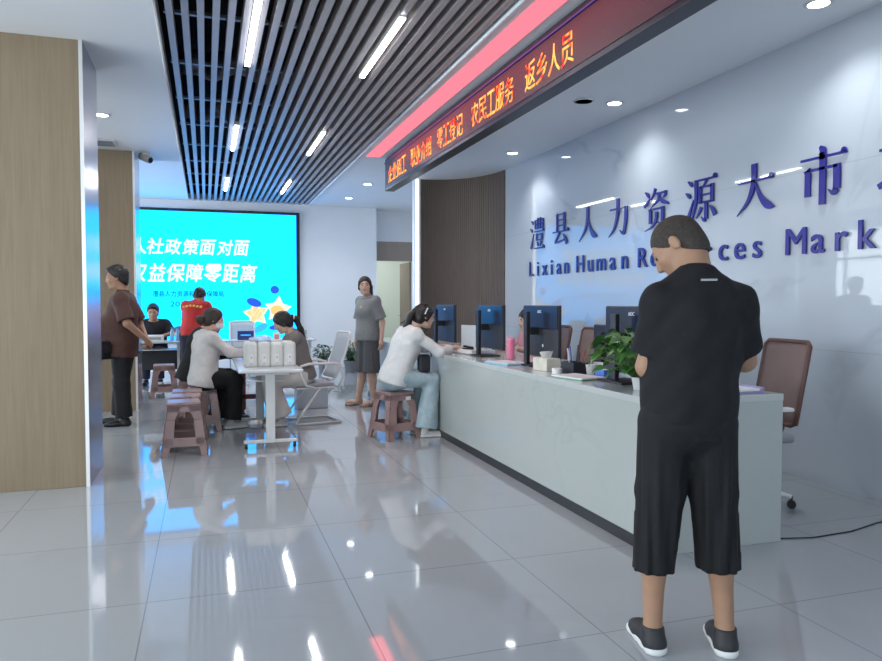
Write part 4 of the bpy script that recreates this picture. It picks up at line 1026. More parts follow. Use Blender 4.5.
# ---- monitors on the counter, backs to the hall
def monitor(label, x, y, rz=0, low=0.0):
    t = thing('computer_monitor', label, 'monitor', (x, y, .84), rz, 'monitors on the counter')
    MB().box(-.05, .16, -.17, .12, 0, .014).build('stand_base', black_pl, t, bevel=.004)
    MB().box(-.012, .020, -.030, .030, .014, .44-low).build('stand_pole', black_pl, t, bevel=.004)
    MB().box(.02, .10, -.03, .03, .25-low, .31-low).build('stand_arm', black_pl, t, bevel=.004)
    p = MB().box(.10, .130, -.37, .27, .07-low*.2, .49-low).build('panel', mon_dark, t, bevel=.006)
    MB().box(.094, .10, -.365, .265, .30-low, .485-low).build('gloss_cover', black_gl, p, bevel=.004)
    MB().box(.1305, .132, -.36, .26, .085-low*.2, .48-low).build('display', emis('display_glow', (.55, .70, .9), .7), p)
    wl_ = mat('white_print', (.62, .64, .68), .4, noise=.04)
    text_obj('logo', 'AOC', .04, wl_, face_mx(.0925, -.05, .44-low), p, .0006, .001, fit=(.07, .024))
    return t
monitor('monitor farthest along the counter, beside the head of the seated woman in white', 2.50, 7.86)
monitor('monitor behind the white acrylic sign, backed by the slatted wall', 2.50, 6.50)
monitor('monitor in the middle of the counter behind the green bottle and tissue box', 2.50, 5.40)
monitor('monitor nearest the camera, partly hidden by the potted plant and the man in black', 2.50, 4.06)
monitor('low monitor set back behind the nearest monitor', 2.86, 4.84, 0, .15)

# ---- desk things
def desk(name, label, cat, x, y, z=.84, rz=0): return thing(name, label, cat, (x, y, z), rz)
t = desk('acrylic_sign', 'upright white acrylic sign folded in two, next to the hand of the woman in white', 'sign', 2.66, 7.20, rz=R(20))
MB().box(-.012, .0, -.12, .11, .0, .275).build('front_sheet', mat('white_acrylic', (.62, .68, .70), .15, noise=.03, nscale=3), t, bevel=.002)
MB().hexa([(.0, .08, 0), (.16, .10, 0), (.16, .106, 0), (.0, .086, 0)], [(.0, .08, .27), (.16, .10, .27), (.16, .106, .27), (.0, .086, .27)]).build('side_sheet', mat('cyan_sheet', (.25, .60, .70), .15, noise=.05), t)
MB().box(-.03, .17, -.13, .12, -.0, .008).build('foot', white_pl, t)
t = desk('paper_tray', 'flat white tray of papers on the counter beside the acrylic sign', 'tray', 2.55, 6.86, rz=R(6))
MB().box(-.13, .15, -.30, .20, 0, .008).build('tray_base', mat('grey_tray', (.25, .26, .27), .4, noise=.05), t, bevel=.002)
MB().box(-.12, .14, -.28, .18, .008, .045).build('paper_stack', white_pl, t, bevel=.004)
t = desk('stapler', 'dark stapler lying on the white paper tray', 'stapler', 2.50, 6.78, .886, R(25))
MB().box(-.018, .018, -.07, .07, 0, .012).build('base', black_pl, t, bevel=.003); MB().box(-.016, .016, -.065, .06, .014, .034, rx=.08).build('arm', black_pl, t, bevel=.006)
t = desk('tumbler', 'tall pink insulated tumbler on the counter', 'cup', 2.61, 5.97)
MB().lathe([(.028, 0), (.034, .01), (.037, .17), (.037, .175)], n=24).build('cup_body', mat('pink_cup', (.72, .20, .32), .35, noise=.03), t, smooth=True)
MB().lathe([(.0365, .176), (.038, .18), (.036, .20), (.02, .205)], n=24).build('lid', mat('pink_lid', (.76, .28, .40), .3, noise=.03), t, smooth=True)
t = desk('flower_pot', 'small pale pink pot behind the tumbler', 'pot', 2.74, 6.25)
MB().lathe([(.04, 0), (.052, .03), (.055, .09), (.05, .095)]).build('pot_body', mat('pale_pink_ceramic', (.68, .48, .48), .4, noise=.03), t, smooth=True)
fl = MB()
for i in range(14):
    a = i*2.4; r = .015+.003*i; fl.lathe([(0.002, -.012), (.014, 0), (.002, .012)], (r*math.cos(a), r*math.sin(a), .11+.02*math.sin(i*1.7)), 8)
fl.build('blossoms', mat('pale_blossom', (.72, .60, .58), .6, noise=.06), t, smooth=True)
for i, (x, y, c) in enumerate(((2.80, 6.95, 'white'), (2.82, 7.12, 'grey'))):
    t = desk('figurine', 'small %s desk figurine in front of the second monitor screen' % c, 'figurine', x, y)
    MB().lathe([(.022, 0), (.026, .03), (.016, .055), (.012, .06), (.026, .08), (.024, .10), (.008, .115)]).build('figurine_body', white_pl if i == 0 else mat('grey_toy', (.4, .42, .45), .5, noise=.05), t, smooth=True)
    for q in (-1, 1): MB().lathe([(.002, 0), (.008, .008), (.002, .022)], (0, .016*q, .105), 8).build('ear', white_pl, t, smooth=True)
t = desk('blue_folder', 'pale blue plastic folder lying on the counter at the foot of the middle monitor', 'folder', 2.40, 5.55, rz=R(8))
MB().box(-.11, .11, -.17, .20, 0, .012).build('cover', mat('pale_blue_plastic', (.28, .50, .66), .3, noise=.05), t, bevel=.003)
MB().box(-.10, .10, -.165, .19, .013, .017).build('sheet', white_pl, t)
t = desk('pump_bottle', 'green bottle with a white cap behind the stand of the middle monitor', 'bottle', 2.62, 5.30)
MB().lathe([(.03, 0), (.034, .01), (.034, .09), (.02, .115), (.013, .12)]).build('bottle_body', mat('green_bottle', (.05, .24, .17), .25, noise=.05), t, smooth=True)
MB().lathe([(.015, .121), (.016, .15), (.024, .155), (.022, .175), (.01, .18)]).build('cap', white_pl, t, smooth=True)
t = desk('tissue_box', 'cream tissue box on the counter beside the middle monitor', 'box', 2.45, 4.93, rz=R(5))
MB().box(-.06, .06, -.10, .10, 0, .095).build('box_body', mat('cream_card', (.58, .57, .48), .6, noise=.12, nscale=14), t, bevel=.005)
ts = MB()
for i in range(7):
    a = i*.9; ts.hexa([(-.02, -.03+.01*i, .095), (.02, -.03+.01*i, .095), (.02, -.027+.01*i, .095), (-.02, -.027+.01*i, .095)], [(-.035, -.05+.015*i, .135+.01*math.sin(a*3)), (.03, -.045+.013*i, .14+.01*math.cos(a*2)), (.03, -.042+.013*i, .14), (-.035, -.047+.015*i, .135)])
ts.build('tissue', white_pl, t)
t = desk('pen_holder', 'black mesh pen holder full of pens on the counter', 'pen holder', 2.52, 4.62)
MB().box(-.06, .06, -.095, .095, 0, .006).box(-.06, .06, -.095, -.089, 0, .085).box(-.06, .06, .089, .095, 0, .085).box(-.06, -.054, -.095, .095, 0, .085).box(.054, .06, -.095, .095, 0, .085).box(-.06, .06, -.01, -.004, 0, .085).build('holder', black_pl, t, bevel=.002)
for i, (dx, dy, c) in enumerate(((.0, -.05, (.02, .02, .025)), (.02, -.06, (.3, .03, .03)), (-.02, .02, (.6, .6, .6)), (.01, .05, (.03, .05, .3)), (-.01, -.03, (.02, .02, .02)))):
    MB().cyl((dx, dy, .012), (dx+.03*math.sin(i*2), dy-.02*math.cos(i), .16+.012*i), .005).build('pen', mat('pen_%d' % i, c, .4, noise=.05), t, smooth=True)
t = desk('paper_roll', 'white roll of tape standing in front of the pen holder', 'tape', 2.40, 4.66)
MB().lathe([(.018, 0), (.036, 0), (.036, .04), (.018, .04), (.018, .0)]).build('tape_roll', white_pl, t)
t = desk('document_stack', 'white papers with a green sheet on the counter in front of the pen holder', 'papers', 2.39, 4.32, rz=R(8))
MB().box(-.10, .10, -.15, .17, 0, .006).build('green_sheet', mat('green_card', (.12, .32, .22), .5, noise=.05), t)
MB().box(-.095, .12, -.14, .18, .007, .016, rz=.06).build('white_sheets', white_pl, t)
t = desk('blue_box', 'small bright blue box on the counter left of the nearest monitor', 'box', 2.60, 4.36, rz=R(12))
MB().box(-.035, .035, -.045, .045, 0, .05).build('box_body', mat('blue_card', (.05, .16, .55), .4, noise=.05), t, bevel=.003)
MB().box(-.025, .025, -.03, .03, .0505, .052).build('label_patch', white_pl, t)
for i, (x, y) in enumerate(((2.66, 4.50), (2.72, 4.63), (2.58, 4.50))):
    t = desk('paper_cup', ('white paper cup beside the blue box', 'white paper cup behind the pen holder, farther back', 'white paper cup between the pen holder and the blue box')[i], 'cup', x, y)
    MB().lathe([(.024, 0), (.034, .075), (.036, .077), (.033, .075), (.023, .004)]).build('cup_wall', white_pl, t, smooth=True)
t = desk('keyboard', 'dark keyboard on the counter behind the potted plant', 'keyboard', 2.76, 3.52, rz=R(4))
MB().box(-.07, .07, -.2, .15, 0, .018).build('keyboard_case', black_pl, t, bevel=.004)
kk = MB()
for i in range(5):
    for j in range(14): kk.box(-.06+.025*i, -.04+.025*i, -.19+.024*j, -.17+.024*j, .018, .024)
kk.build('keys', mat('dark_keys', (.03, .03, .035), .5, noise=.05), t)
t = desk('lilac_folder', 'white and lilac file folder lying at the near end of the counter', 'folder', 2.88, 3.42, rz=R(2))
MB().box(-.20, .12, -.13, .10, 0, .012).build('cover', mat('lilac_plastic', (.30, .28, .50), .35, noise=.05), t, bevel=.003)
MB().box(-.195, .09, -.126, .10, .013, .026).build('sheets', white_pl, t, bevel=.002); MB().box(.09, .12, -.13, .10, .0125, .034).build('spine', mat('lilac_plastic', (.3, .28, .5), .35), t, bevel=.004)
t = desk('teal_packet', 'small teal packet leaning at the near end of the counter', 'packet', 2.995, 3.60, rz=R(-10))
F = Field().ell((0, 0, .055), (.05, .035, .058), .02).cap((-.045, 0, .012), (.045, 0, .012), .014, .014, .02).cap((.035, 0, .10), (.055, 0, .105), .012, .010, .02); F.plane((0, 0, 0), (0, 0, -1)); F.disp = folds(.003, 60, 50)
F.build('packet_body', mat('teal_fabric', (.10, .42, .48), .45, noise=.08), t, .005)
t = desk('grey_satchel', 'grey cloth bag standing on the counter in front of the man in black', 'bag', 2.86, 3.74, rz=R(20))
F = Field().ell((0, 0, .09), (.10, .055, .13), .02).cap((-.09, 0, .02), (.09, 0, .02), .05, .05, .03); F.plane((0, 0, 0), (0, 0, -1)); F.disp = folds(.004, 40, 30); F.build('bag_body', mat('grey_cloth', (.20, .21, .23), .8, noise=.08), t, .007)
MB().tube([(-.05, 0, .20), (-.035, .0, .26), (.0, 0, .28), (.035, 0, .26), (.05, 0, .20)], .006).build('strap', mat('grey_cloth', (.2, .21, .23), .8), t, smooth=True)

# ---- potted plants
leaf_g = mat('green_leaf', (.055, .17, .035), .35, noise=.35, nscale=9)
leaf_d = mat('dark_leaf', (.018, .055, .022), .45, noise=.4, nscale=9)
stem_m = mat('green_stem', (.10, .16, .05), .5, noise=.1)
def leaf(mb, base, d, L, w, droop=.5, roll=0.0):
    d = Vector(d).normalized(); base = Vector(base); up = Vector((0, 0, 1)); sd = d.cross(up)
    if sd.length < .05: sd = Vector((1, 0, 0))
    sd.normalize(); sd = Matrix.Rotation(roll, 3, d) @ sd; nn_ = sd.cross(d)
    n = 6; prof = [.05, .62, .98, 1.0, .78, .42, .02]; vs = []
    for i in range(n+1):
        t_ = i/n; c = base + d*L*t_ + Vector((0, 0, -1))*droop*L*t_*t_
        hw = prof[i]*w/2
        vs += [c - sd*hw + nn_*hw*.35, c, c + sd*hw + nn_*hw*.35]
    fs = []
    for i in range(n):
        a = i*3; fs += [(a, a+1, a+4, a+3), (a+1, a+2, a+5, a+4)]
    mb.add(vs, fs)
def plant(name, label, x, y, z, pot, potr, poth, n, spread, height, ll, lw, lm, seed=1, dr=.6, blossoms=None, leanto=(0, 0)):
    rnd = random.Random(seed); t = thing(name, label, 'plant', (x, y, z))
    MB().lathe([(potr*.75, 0), (potr, poth), (potr*1.06, poth), (potr*1.06, poth*1.05), (potr*.92, poth*1.05), (potr*.90, poth*.9)]).build('pot', pot, t, smooth=False, bevel=0)
    MB().lathe([(potr*.88, poth*.86), (potr*.88, poth*.9)]).build('soil', mat('soil', (.03, .02, .015), .9, noise=.3), t)
    fo, st = MB(), MB()
    for i in range(n):
        a = rnd.random()*2*PI; rr = spread*math.sqrt(rnd.random()); h = poth + height*(.15+.85*rnd.random())*(1-.35*rr/spread)
        tip = Vector((rr*math.cos(a)+leanto[0]*rnd.random(), rr*math.sin(a)+leanto[1]*rnd.random(), h))
        st.tube([(tip.x*.15, tip.y*.15, poth*.9), (tip.x*.5, tip.y*.5, poth+(h-poth)*.7), tuple(tip)], .0025, 5)
        leaf(fo, tip, (math.cos(a)+.3*(rnd.random()-.5), math.sin(a)+.3*(rnd.random()-.5), .5*rnd.random()-.1), ll*(.7+.5*rnd.random()), lw*(.7+.5*rnd.random()), dr*rnd.random()+.1, rnd.uniform(-.6, .6))
    fo.build('foliage', lm, t, smooth=True); st.build('stems', stem_m, t, smooth=True)
    if blossoms:
        b = MB()
        for i in range(26):
            a = rnd.random()*2*PI; rr = spread*.8*math.sqrt(rnd.random()); b.lathe([(.002, -.012), (.016, 0), (.002, .012)], (rr*math.cos(a), rr*math.sin(a), poth+height*(.6+.5*rnd.random())), 8)
        b.build('blossoms', blossoms, t, smooth=True)
    return t
grey_pot = mat('grey_pot', (.20, .20, .21), .5, noise=.05)
plant('potted_plant', 'potted green vine with broad leaves on the counter beside the man in black', 2.43, 3.66, .84, mat('white_pot', (.6, .6, .6), .35, noise=.02), .05, .07, 70, .17, .34, .11, .075, leaf_g, 5, .8, leanto=(-.02, .20))
plant('potted_flowers', 'potted plant with pale blue blossoms at the far end of the counter', 2.80, 9.85, .84, white_pl, .07, .10, 40, .15, .20, .08, .03, leaf_d, 8, .5, mat('blue_blossom', (.20, .34, .55), .6, noise=.1))
plant('potted_bush', 'largest dark green potted bush against the far wall behind the white chair', 2.70, 13.9, 0, grey_pot, .16, .22, 170, .28, .44, .13, .06, leaf_d, 11, .6)
plant('potted_bush', 'small dark green potted bush seen left of the white chair back', 2.20, 14.2, 0, grey_pot, .12, .20, 90, .17, .38, .11, .05, leaf_d, 12, .6)
plant('potted_bush', 'dark potted bush right beside the legs of the standing woman in grey', 3.25, 14.45, 0, grey_pot, .15, .20, 110, .22, .30, .12, .05, leaf_d, 13, .6)

# ---- plastic stools
stool_m = mat('dusty_pink_plastic', (.30, .19, .18), .32, noise=.03, nscale=4, spec=.6)
def make_stool(label, loc, rz=0, h=.47):
    t = thing('plastic_stool', label, 'stool', loc, rz, 'dusty pink plastic stools')
    T, B = .142, .198      # half width at the top and at the floor
    def W(z): return B+(T-B)*z/(h-.03)
    def corner_ring(mb, z0, z1, a0, a1, th=.014):
        """one side wall strip from fraction a0 to a1 (-1..1) between two heights, repeated by the caller"""
    s_ = MB(); s_.box(-T-.002, T+.002, -T-.002, T+.002, h-.035, h)
    s_.build('seat', stool_m, t, bevel=.018, seg=4)
    def side(mb, k, z0, z1, f0, f1, g0=None, g1=None, th=.012):
        """a slab on side k; f: extent (fractions) at z0, g: at z1"""
        g0 = f0 if g0 is None else g0; g1 = f1 if g1 is None else g1
        M = Matrix.Rotation(k*PI/2, 3, 'Z')
        def P_(f, z, i): w = W(z); return M @ Vector((f*w, -(w-(th if i else 0)), z))
        mb.hexa([P_(f0, z0, 0), P_(f1, z0, 0), P_(f1, z0, 1), P_(f0, z0, 1)], [P_(g0, z1, 0), P_(g1, z1, 0), P_(g1, z1, 1), P_(g0, z1, 1)])
    for k in range(4):
        l = MB()
        side(l, k, 0, .10, -1, -.70, -1, -.62); side(l, k, .10, h-.15, -1, -.50); side(l, k, h-.15, h-.03, -1, -.50, -1, -.15)
        k2 = (k+3) % 4
        side(l, k2, 0, .10, .70, 1, .62, 1); side(l, k2, .10, h-.15, .50, 1); side(l, k2, h-.15, h-.03, .50, 1, .15, 1)
        l.build('leg', stool_m, t, bevel=.004)
    a = MB()
    for k in range(4): side(a, k, h-.085, h-.03, -.97, .97)
    a.build('apron', stool_m, t, bevel=.004)
    b = MB()
    for k in range(4): side(b, k, .085, .165, -.97, .97)
    b.build('lower_band', stool_m, t, bevel=.004)
    return t
st0 = make_stool('nearest stool of the row by the oak pillars, empty', (-.20, 6.86, 0), R(3))
dup(st0, (-.20, 7.29, 0), R(-1), 'second stool of the empty row, just behind the nearest one')
dup(st0, (-.19, 7.71, 0), R(1), 'third stool of the empty row, next to the woman in the cream jacket')
dup(st0, (-.05, 8.10, 0), R(2), 'stool under the woman in the cream jacket')
dup(st0, (-.15, 8.68, 0), R(-5), 'stool under the person dressed in black')
dup(st0, (-.58, 11.05, 0), R(3), 'far empty stool in front of the dark desk')
dup(st0, (1.79, 7.00, 0), R(20), 'stool under the woman in the white blouse at the counter')
MB().box(-.030, .030, -.002, .002, -.018, .018).build('paper_label', white_pl, bpy.data.objects['plastic_stool.006'])
lb = bpy.data.objects['paper_label']; lb.location = (.06, -.158, .405); lb.rotation_euler = (R(-9), 0, 0)

# ---- folding table with the white bags
def make_table(name, label, x, y, L, Wd, frame, top_m, rz=0, h=.74, brace=True, group=None):
    t = thing(name, label, 'table', (x, y, 0), rz, group)
    MB().box(-Wd/2, Wd/2, -L/2, L/2, h-.025, h).build('tabletop', top_m, t, bevel=.004)
    for q in (-1, 1):
        yy = q*(L/2-.14)
        MB().box(-.042, .042, yy-.025, yy+.025, .075, h-.045).build('leg_column', frame, t, bevel=.004)
        MB().box(-Wd*.42, Wd*.42, yy-.022, yy+.022, .05, .078).build('foot_bar', frame, t, bevel=.006)
        MB().box(-Wd*.3, Wd*.3, yy-.02, yy+.02, h-.06, h-.026).build('top_bracket', frame, t, bevel=.003)
        for p in (-1, 1):
            MB().cyl((p*Wd*.38-.012, yy, .026), (p*Wd*.38+.012, yy, .026), .026).cyl((p*Wd*.38, yy, .03), (p*Wd*.38, yy, .055), .009).build('caster', black_pl, t, smooth=False)
    MB().box(-.015, .015, -L/2+.14, L/2-.14, h-.10, h-.065).build('stretcher', frame, t)
    if brace:
        for q in (-1, 1): MB().tube([(-.2, q*(L/2-.3), h-.04), (-.17, q*(L/2-.3), h-.10), (-.10, q*(L/2-.3), h-.13), (.14, q*(L/2-.3), h-.13)], .010).build('hook_rod', frame, t, smooth=True)
    return t
ttop = mat('pale_laminate', (.62, .64, .65), .22, noise=.02)
make_table('folding_table', 'white folding table on casters with the white paper bags on it', .56, 7.53, 1.66, .58, white_metal, ttop)
maroon = mat('maroon_frame', (.16, .035, .030), .4, noise=.06)
mt = thing('side_desk', 'table on maroon panel legs standing behind the folding table', 'table', (.62, 9.05, 0))
MB().box(-.42, .42, -.30, .30, .70, .73).build('tabletop', ttop, mt, bevel=.004)
for q in (-1, 1):
    MB().box(q*.22-.05, q*.22+.05, -.02, .02, .05, .70).build('panel_leg', maroon, mt, bevel=.004); MB().box(q*.22-.03, q*.22+.03, -.28, .28, .0, .05).build('foot', maroon, mt, bevel=.006)
MB().box(-.22, .22, -.02, .02, .18, .24).build('rail', maroon, mt, bevel=.004)

# ---- white paper bags
bag_m = mat('white_paper_bag', (.66, .66, .63), .55, noise=.04, nscale=20, bump=.2, bscale=90)
lbl = mat('grey_print', (.32, .34, .33), .5, noise=.05)
def make_bag(label, x, y, rz=0):
    t = thing('paper_bag', label, 'bag', (x, y, .74), rz, 'white paper bags on the folding table')
    b = MB(); n = 28; prof = [(0, 1.0), (.03, 1.02), (.12, 1.0), (.20, .97), (.225, .90), (.235, .70)]
    vs, fs = [], []
    for z, sc in prof:
        for k in range(n):
            a = 2*PI*k/n; ca, sa = math.cos(a), math.sin(a); p = 4.5
            r = (abs(ca)**p+abs(sa)**p)**(-1/p)*(1+.06*math.cos(a*14)*min(1, z*8))
            vs.append((.059*r*ca*sc, .050*r*sa*sc, z))
    m = len(prof)
    for i in range(m-1):
        for k in range(n): fs.append((i*n+k, i*n+(k+1) % n, (i+1)*n+(k+1) % n, (i+1)*n+k))
    fs += [tuple(range(n))[::-1], tuple((m-1)*n+k for k in range(n))]
    b.add(vs, fs).build('bag_body', bag_m, t, smooth=True)
    MB().box(-.017, .017, -.0560, -.0535, .03, .125).build('label_card', white_pl, t, bevel=.001)
    MB().box(-.006, .006, -.0568, -.0560, .085, .10).box(-.010, .010, -.0568, -.0560, .035, .042).build('print', lbl, t)
    return t
bg0 = None
nm = ['leftmost', 'second from the left', 'second from the right', 'rightmost']
for j in range(3):
    for i in range(4):
        lab = 'white pleated paper bag, %s in the %s row' % (nm[i], ('front', 'middle', 'back')[j])
        x = .405+.119*i; y = 7.08+.115*j
        if bg0 is None: bg0 = make_bag(lab, x, y)
        else: dup(bg0, (x, y, .74), R(random.uniform(-3, 3)), lab)
t = thing('drink_carton', 'small white and pink carton standing on top of the paper bags', 'carton', (.66, 7.25, .975))
MB().box(-.03, .03, -.025, .025, 0, .085).build('carton_body', white_pl, t, bevel=.002)
MB().box(-.022, .022, -.0262, -.025, .02, .065).build('pink_label', mat('pink_print', (.65, .25, .32), .5, noise=.05), t)
t = thing('clear_bag', 'crumpled clear plastic bag lying on top of the paper bags', 'bag', (.50, 7.22, .975))
F = Field().ell((0, 0, .02), (.11, .07, .03), .02).ell((.05, .02, .03), (.05, .05, .03), .02); F.disp = folds(.006, 70, 60); F.plane((0, 0, 0), (0, 0, -1))
F.build('film', mat('pale_blue_film', (.60, .72, .88), .1, noise=.05, alpha=.7), t, .007)

# ---- white mesh visitor chairs
meshw = mat('white_mesh_fabric', (.55, .57, .59), .6, noise=.03, alpha=.82)
greyseat = mat('grey_seat_fabric', (.28, .29, .31), .8, noise=.06, bump=.2)
def make_chair(label, loc, rz, group='white mesh visitor chairs'):
    """faces +y"""
    t = thing('visitor_chair', label, 'chair', loc, rz, group)
    MB().box(-.23, .23, -.21, .23, .415, .465).build('seat', greyseat, t, bevel=.02, seg=3)
    MB().box(-.24, .24, -.22, .24, .400, .416).build('seat_shell', white_pl, t, bevel=.006)
    def bp(x, u):   # point on the curved back; u 0..1 upwards
        return (x, -.225-.19*u-.02*math.sin(u*PI)-.25*x*x*-.8, .50+.50*u)
    gr_ = MB(); nu, nx = 8, 8; vs = []; fs = []
    for i in range(nu+1):
        for j in range(nx+1): vs.append(bp(-.20+.40*j/nx, i/nu))
    for i in range(nu):
        for j in range(nx): a = i*(nx+1)+j; fs.append((a, a+1, a+nx+2, a+nx+1))
    o = gr_.add(vs, fs).build('backrest_mesh', meshw, t, smooth=True); md = o.modifiers.new('thick', 'SOLIDIFY'); md.thickness = .006
    ring = [bp(-.21, u) for u in np.linspace(0, 1, 7)] + [bp(x, 1.03) for x in np.linspace(-.15, .15, 5)] + [bp(.21, u) for u in np.linspace(1, 0, 7)] + [bp(x, -.03) for x in np.linspace(.15, -.15, 5)]
    MB().tube(ring, .014, 8, closed=True).build('backrest_frame', white_pl, t, smooth=True)
    for q in (-1, 1):
        MB().tube([(q*.26, -.24, .40), (q*.27, -.30, .52), (q*.27, -.27, .66), (q*.27, -.18, .68), (q*.27, .10, .68), (q*.27, .19, .66), (q*.265, .20, .58), (q*.26, .13, .44), (q*.255, .02, .405)], .016, 8).build('armrest', white_pl, t, smooth=True)
        MB().tube([(q*.20, -.05, .40), (q*.22, -.02, .38), (q*.23, .22, .06), (q*.23, .24, .02), (q*.23, .20, .013), (q*.23, -.28, .013)], .0125, 8).build('sled_leg', white_metal, t, smooth=True)
    MB().tube([(-.23, -.28, .013), (.23, -.28, .013)], .0125, 8).build('rear_bar', white_metal, t, smooth=True)
    MB().tube([(-.20, -.05, .395), (.20, -.05, .395)], .0125, 8).build('seat_bar', white_metal, t, smooth=True)
    return t
ch0 = make_chair('white mesh chair with looped armrests under the woman in the taupe top', (1.12, 8.22, 0), R(100))
dup(ch0, (.62, 13.15, 0), R(180), 'white framed chair behind the desks, seen under the orange star')

# ---- desks in front of the screen
darkp = mat('dark_modesty_panel', (.035, .035, .040), .5, noise=.08)
def make_desk(label, x, y, L, panel=True):
    t = thing('training_desk', label, 'desk', (x, y, 0), 0, 'desks in front of the screen')
    MB().box(-L/2, L/2, -.28, .28, .715, .74).build('desktop', ttop, t, bevel=.004)
    MB().box(-L/2+.05, L/2-.05, -.24, .24, .60, .612).build('shelf', white_metal, t, bevel=.003)
    if panel: MB().box(-L/2+.06, L/2-.06, .18, .20, .26, .58).build('modesty_panel', darkp, t, bevel=.003)
    for q in (-1, 1):
        MB().box(q*(L/2-.08)-.02, q*(L/2-.08)+.02, -.03, .03, .05, .715).build('leg_column', white_metal, t, bevel=.003)
        MB().box(q*(L/2-.08)-.022, q*(L/2-.08)+.022, -.26, .26, .0, .05).build('foot', white_metal, t, bevel=.006)
    return t
d0 = make_desk('left desk before the screen, next to the far oak pillar', -1.05, 12.40, 1.40)
d1 = make_desk('middle desk before the screen, behind the person in the red vest', .22, 12.40, 1.02, False)
dup(d1, (1.25, 12.40, 0), 0, 'right desk before the screen, ending beside the white chair back')
t = thing('paper_box', 'white box of papers on the left desk', 'box', (-.80, 12.30, .74)); MB().box(-.15, .15, -.10, .10, 0, .10).build('box_body', white_pl, t, bevel=.004); MB().box(-.12, .12, -.101, -.10, .03, .07).build('label_patch', lbl, t)
for i, (x, y, lab) in enumerate(((-.52, 12.3, 'clear blue tinted water bottle on the left desk'), (-.44, 12.38, 'second water bottle on the left desk, near the masked person'))):
    t = thing('water_bottle', lab, 'bottle', (x, y, .74)); MB().lathe([(.03, 0), (.033, .01), (.033, .14), (.014, .19), (.014, .20)]).build('bottle_body', mat('blue_tinted_plastic', (.35, .62, .85), .1, alpha=.65, noise=.02), t, smooth=True)
    MB().lathe([(.016, .2), (.016, .22)]).build('cap', mat('blue_cap', (.05, .15, .6), .4, noise=.05), t)
t = thing('blue_box', 'dark blue box on the middle desk under the orange star', 'box', (.62, 12.35, .74)); MB().box(-.13, .13, -.05, .05, 0, .15).build('box_body', mat('navy_box', (.03, .06, .25), .4, noise=.05), t, bevel=.004); MB().box(-.08, .08, -.0515, -.05, .07, .09).build('label_patch', s_lb, t)
t = thing('grey_printer', 'pale grey printer on the right desk', 'printer', (1.45, 12.42, .74)); MB().box(-.17, .17, -.15, .15, 0, .16).build('printer_body', mat('pale_grey_case', (.42, .45, .48), .4, noise=.03), t, bevel=.015); MB().box(-.12, .12, -.155, -.15, .05, .07).build('paper_slot', black_pl, t); MB().box(-.12, .12, -.22, -.15, .02, .028).build('tray', white_pl, t)
for i, (x, y) in enumerate(((-.72, 12.75), (-.60, 12.77), (-.50, 12.76))):
    t = thing('white_packet', ('left', 'middle', 'right')[i]+' small white packet on the floor under the left desk', 'packet', (x, 12.25, 0)); MB().box(-.045, .045, -.05, .05, 0, .09).build('packet_body', white_pl, t, bevel=.01, seg=3); MB().box(-.03, .03, -.0515, -.05, .03, .06).build('label_patch', lbl, t)
t = thing('storage_box', 'translucent storage box on the floor behind the white mesh chair', 'box', (1.28, 9.35, 0)); MB().box(-.20, .20, -.15, .15, 0, .26).build('box_body', mat('milky_plastic', (.52, .57, .62), .3, noise=.03, alpha=.8), t, bevel=.012, seg=3); MB().box(-.21, .21, -.16, .16, .26, .28).build('lid', white_pl, t, bevel=.006)
t = thing('plastic_cup', 'small pale blue plastic cup on the floor under the stool at the counter', 'cup', (1.80, 6.96, 0)); MB().lathe([(.028, 0), (.037, .085), (.038, .087), (.035, .085), (.026, .004)]).build('cup_wall', mat('pale_blue_cup', (.32, .48, .75), .3, noise=.03), t, smooth=True)

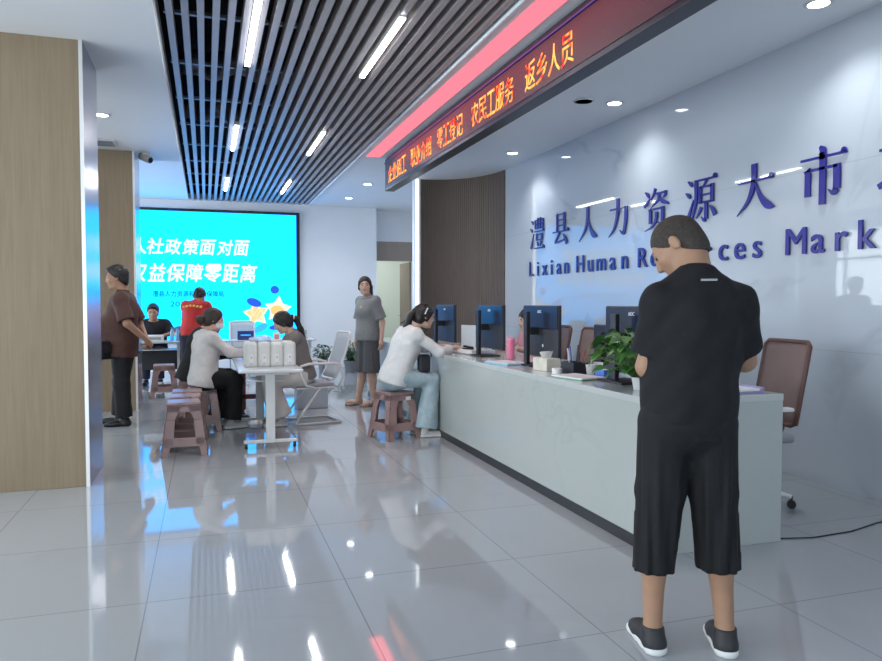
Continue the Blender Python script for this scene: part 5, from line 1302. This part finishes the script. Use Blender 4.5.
# ---- clerks' chairs behind the counter
brownf = mat('brown_chair_frame', (.12, .055, .042), .45, noise=.05)
brownm = mat('brown_mesh_fabric', (.26, .17, .15), .7, noise=.05, alpha=.85)
def make_office(label, loc, rz, zs=1.0):
    t = thing('office_chair', label, 'office chair', loc, rz, 'brown mesh office chairs behind the counter')
    MB().box(-.24, .24, -.22, .24, .44, .50).build('seat', greyseat, t, bevel=.025, seg=3)
    def bp(x, u): return (x, -.24-.10*u+.9*x*x*.25, .56+.52*zs*u)
    vs, fs = [], []; nu = nx = 8
    for i in range(nu+1):
        for j in range(nx+1): vs.append(bp(-.215+.43*j/nx, i/nu))
    for i in range(nu):
        for j in range(nx): a = i*(nx+1)+j; fs.append((a, a+1, a+nx+2, a+nx+1))
    o = MB().add(vs, fs).build('backrest_mesh', brownm, t, smooth=True); md = o.modifiers.new('thick', 'SOLIDIFY'); md.thickness = .006
    ring = [bp(-.22, u) for u in np.linspace(0, .97, 7)] + [bp(x, 1.02) for x in np.linspace(-.19, .19, 7)] + [bp(.22, u) for u in np.linspace(.97, 0, 7)] + [bp(x, -.03) for x in np.linspace(.17, -.17, 5)]
    MB().tube(ring, .016, 8, closed=True).build('backrest_frame', brownf, t, smooth=True)
    MB().tube([(0, -.10, .42), (0, -.26, .43), (0, -.29, .50), (0, -.29, .75)], .022, 8).build('back_support', brownf, t, smooth=True)
    for q in (-1, 1):
        a = MB().tube([(q*.22, .0, .43), (q*.29, .0, .45), (q*.29, -.02, .66)], .013, 8).build('armrest', brownf, t, smooth=True)
        MB().box(q*.29-.035, q*.29+.035, -.14, .12, .66, .685).build('arm_pad', white_pl, a, bevel=.01, seg=3)
    MB().cyl((0, 0, .10), (0, 0, .44), .025).build('gas_column', steel, t, smooth=True)
    for k in range(5):
        a = 2*PI*k/5+.3; c, s_ = math.cos(a), math.sin(a)
        l = MB().tube([(0, 0, .12), (.15*c, .15*s_, .105), (.30*c, .30*s_, .075)], [.026, .02, .014], 8).build('base_leg', white_pl, t, smooth=True)
        MB().cyl((.30*c-.018*s_, .30*s_+.018*c, .028), (.30*c+.018*s_, .30*s_-.018*c, .028), .028).cyl((.30*c, .30*s_, .04), (.30*c, .30*s_, .08), .008).build('caster', black_pl, l)
    return t
oc = make_office('brown mesh office chair behind the near end of the counter', (3.43, 3.95, 0), R(84))
dup(oc, (3.42, 6.45, 0), R(92), 'brown mesh office chair seen between the tissue box and the pen holder')
dup(oc, (3.46, 7.24, 0), R(90), 'brown mesh office chair under the clerk in the pink top')
dup(oc, (3.42, 9.00, 0), R(88), 'office chair behind the farthest monitor, mostly hidden')
t = thing('floor_cable', 'thin dark cable lying on the floor behind the near end of the counter', 'cable', (0, 0, 0))
MB().tube([(3.09, 3.27, .005), (3.3, 3.22, .005), (3.6, 3.24, .005), (3.9, 3.32, .005), (4.3, 3.36, .005)], .004, 6).build('cable_run', black_pl, t, smooth=True)

# ---- trees and street outside the windows
tree_leaf = mat('tree_leaf', (.10, .22, .05), .5, noise=.3, nscale=3)
bark = mat('bark', (.09, .07, .05), .9, noise=.3, nscale=6)
struct(MB().box(-30, -5.6, -10, 25, -.25, -.12).build('ground_outside', mat('street_paving', (.32, .32, .31), .9, noise=.1, nscale=2)))
for i, (x, y, lab) in enumerate(((-9.5, 11.8, 'leafy street tree outside the far left window, reflected in the marble wall'), (-10.5, 17.2, 'street tree farther along outside the far left window'), (-9.5, 3.0, 'street tree outside the near left window'))):
    t = thing('street_tree', lab, 'tree', (x, y, -.12)); rnd = random.Random(i+3); fo = MB()
    MB().tube([(0, 0, 0), (.05, .03, 1.2), (0, .1, 2.2), (.1, 0, 3.4)], [.13, .11, .10, .05], 10).build('trunk', bark, t, smooth=True)
    for k in range(900):
        a = rnd.random()*2*PI; b_ = rnd.uniform(-1, 1); r_ = 1.5*(rnd.random()**.4); c_ = math.sqrt(1-b_*b_)
        p = (r_*c_*math.cos(a), r_*c_*math.sin(a), 2.7+1.1*r_*b_*.8)
        leaf(fo, p, (rnd.uniform(-1, 1), rnd.uniform(-1, 1), rnd.uniform(-.5, .5)), .22, .14, .3, rnd.uniform(-1, 1))
    fo.build('foliage', tree_leaf, t, smooth=True)
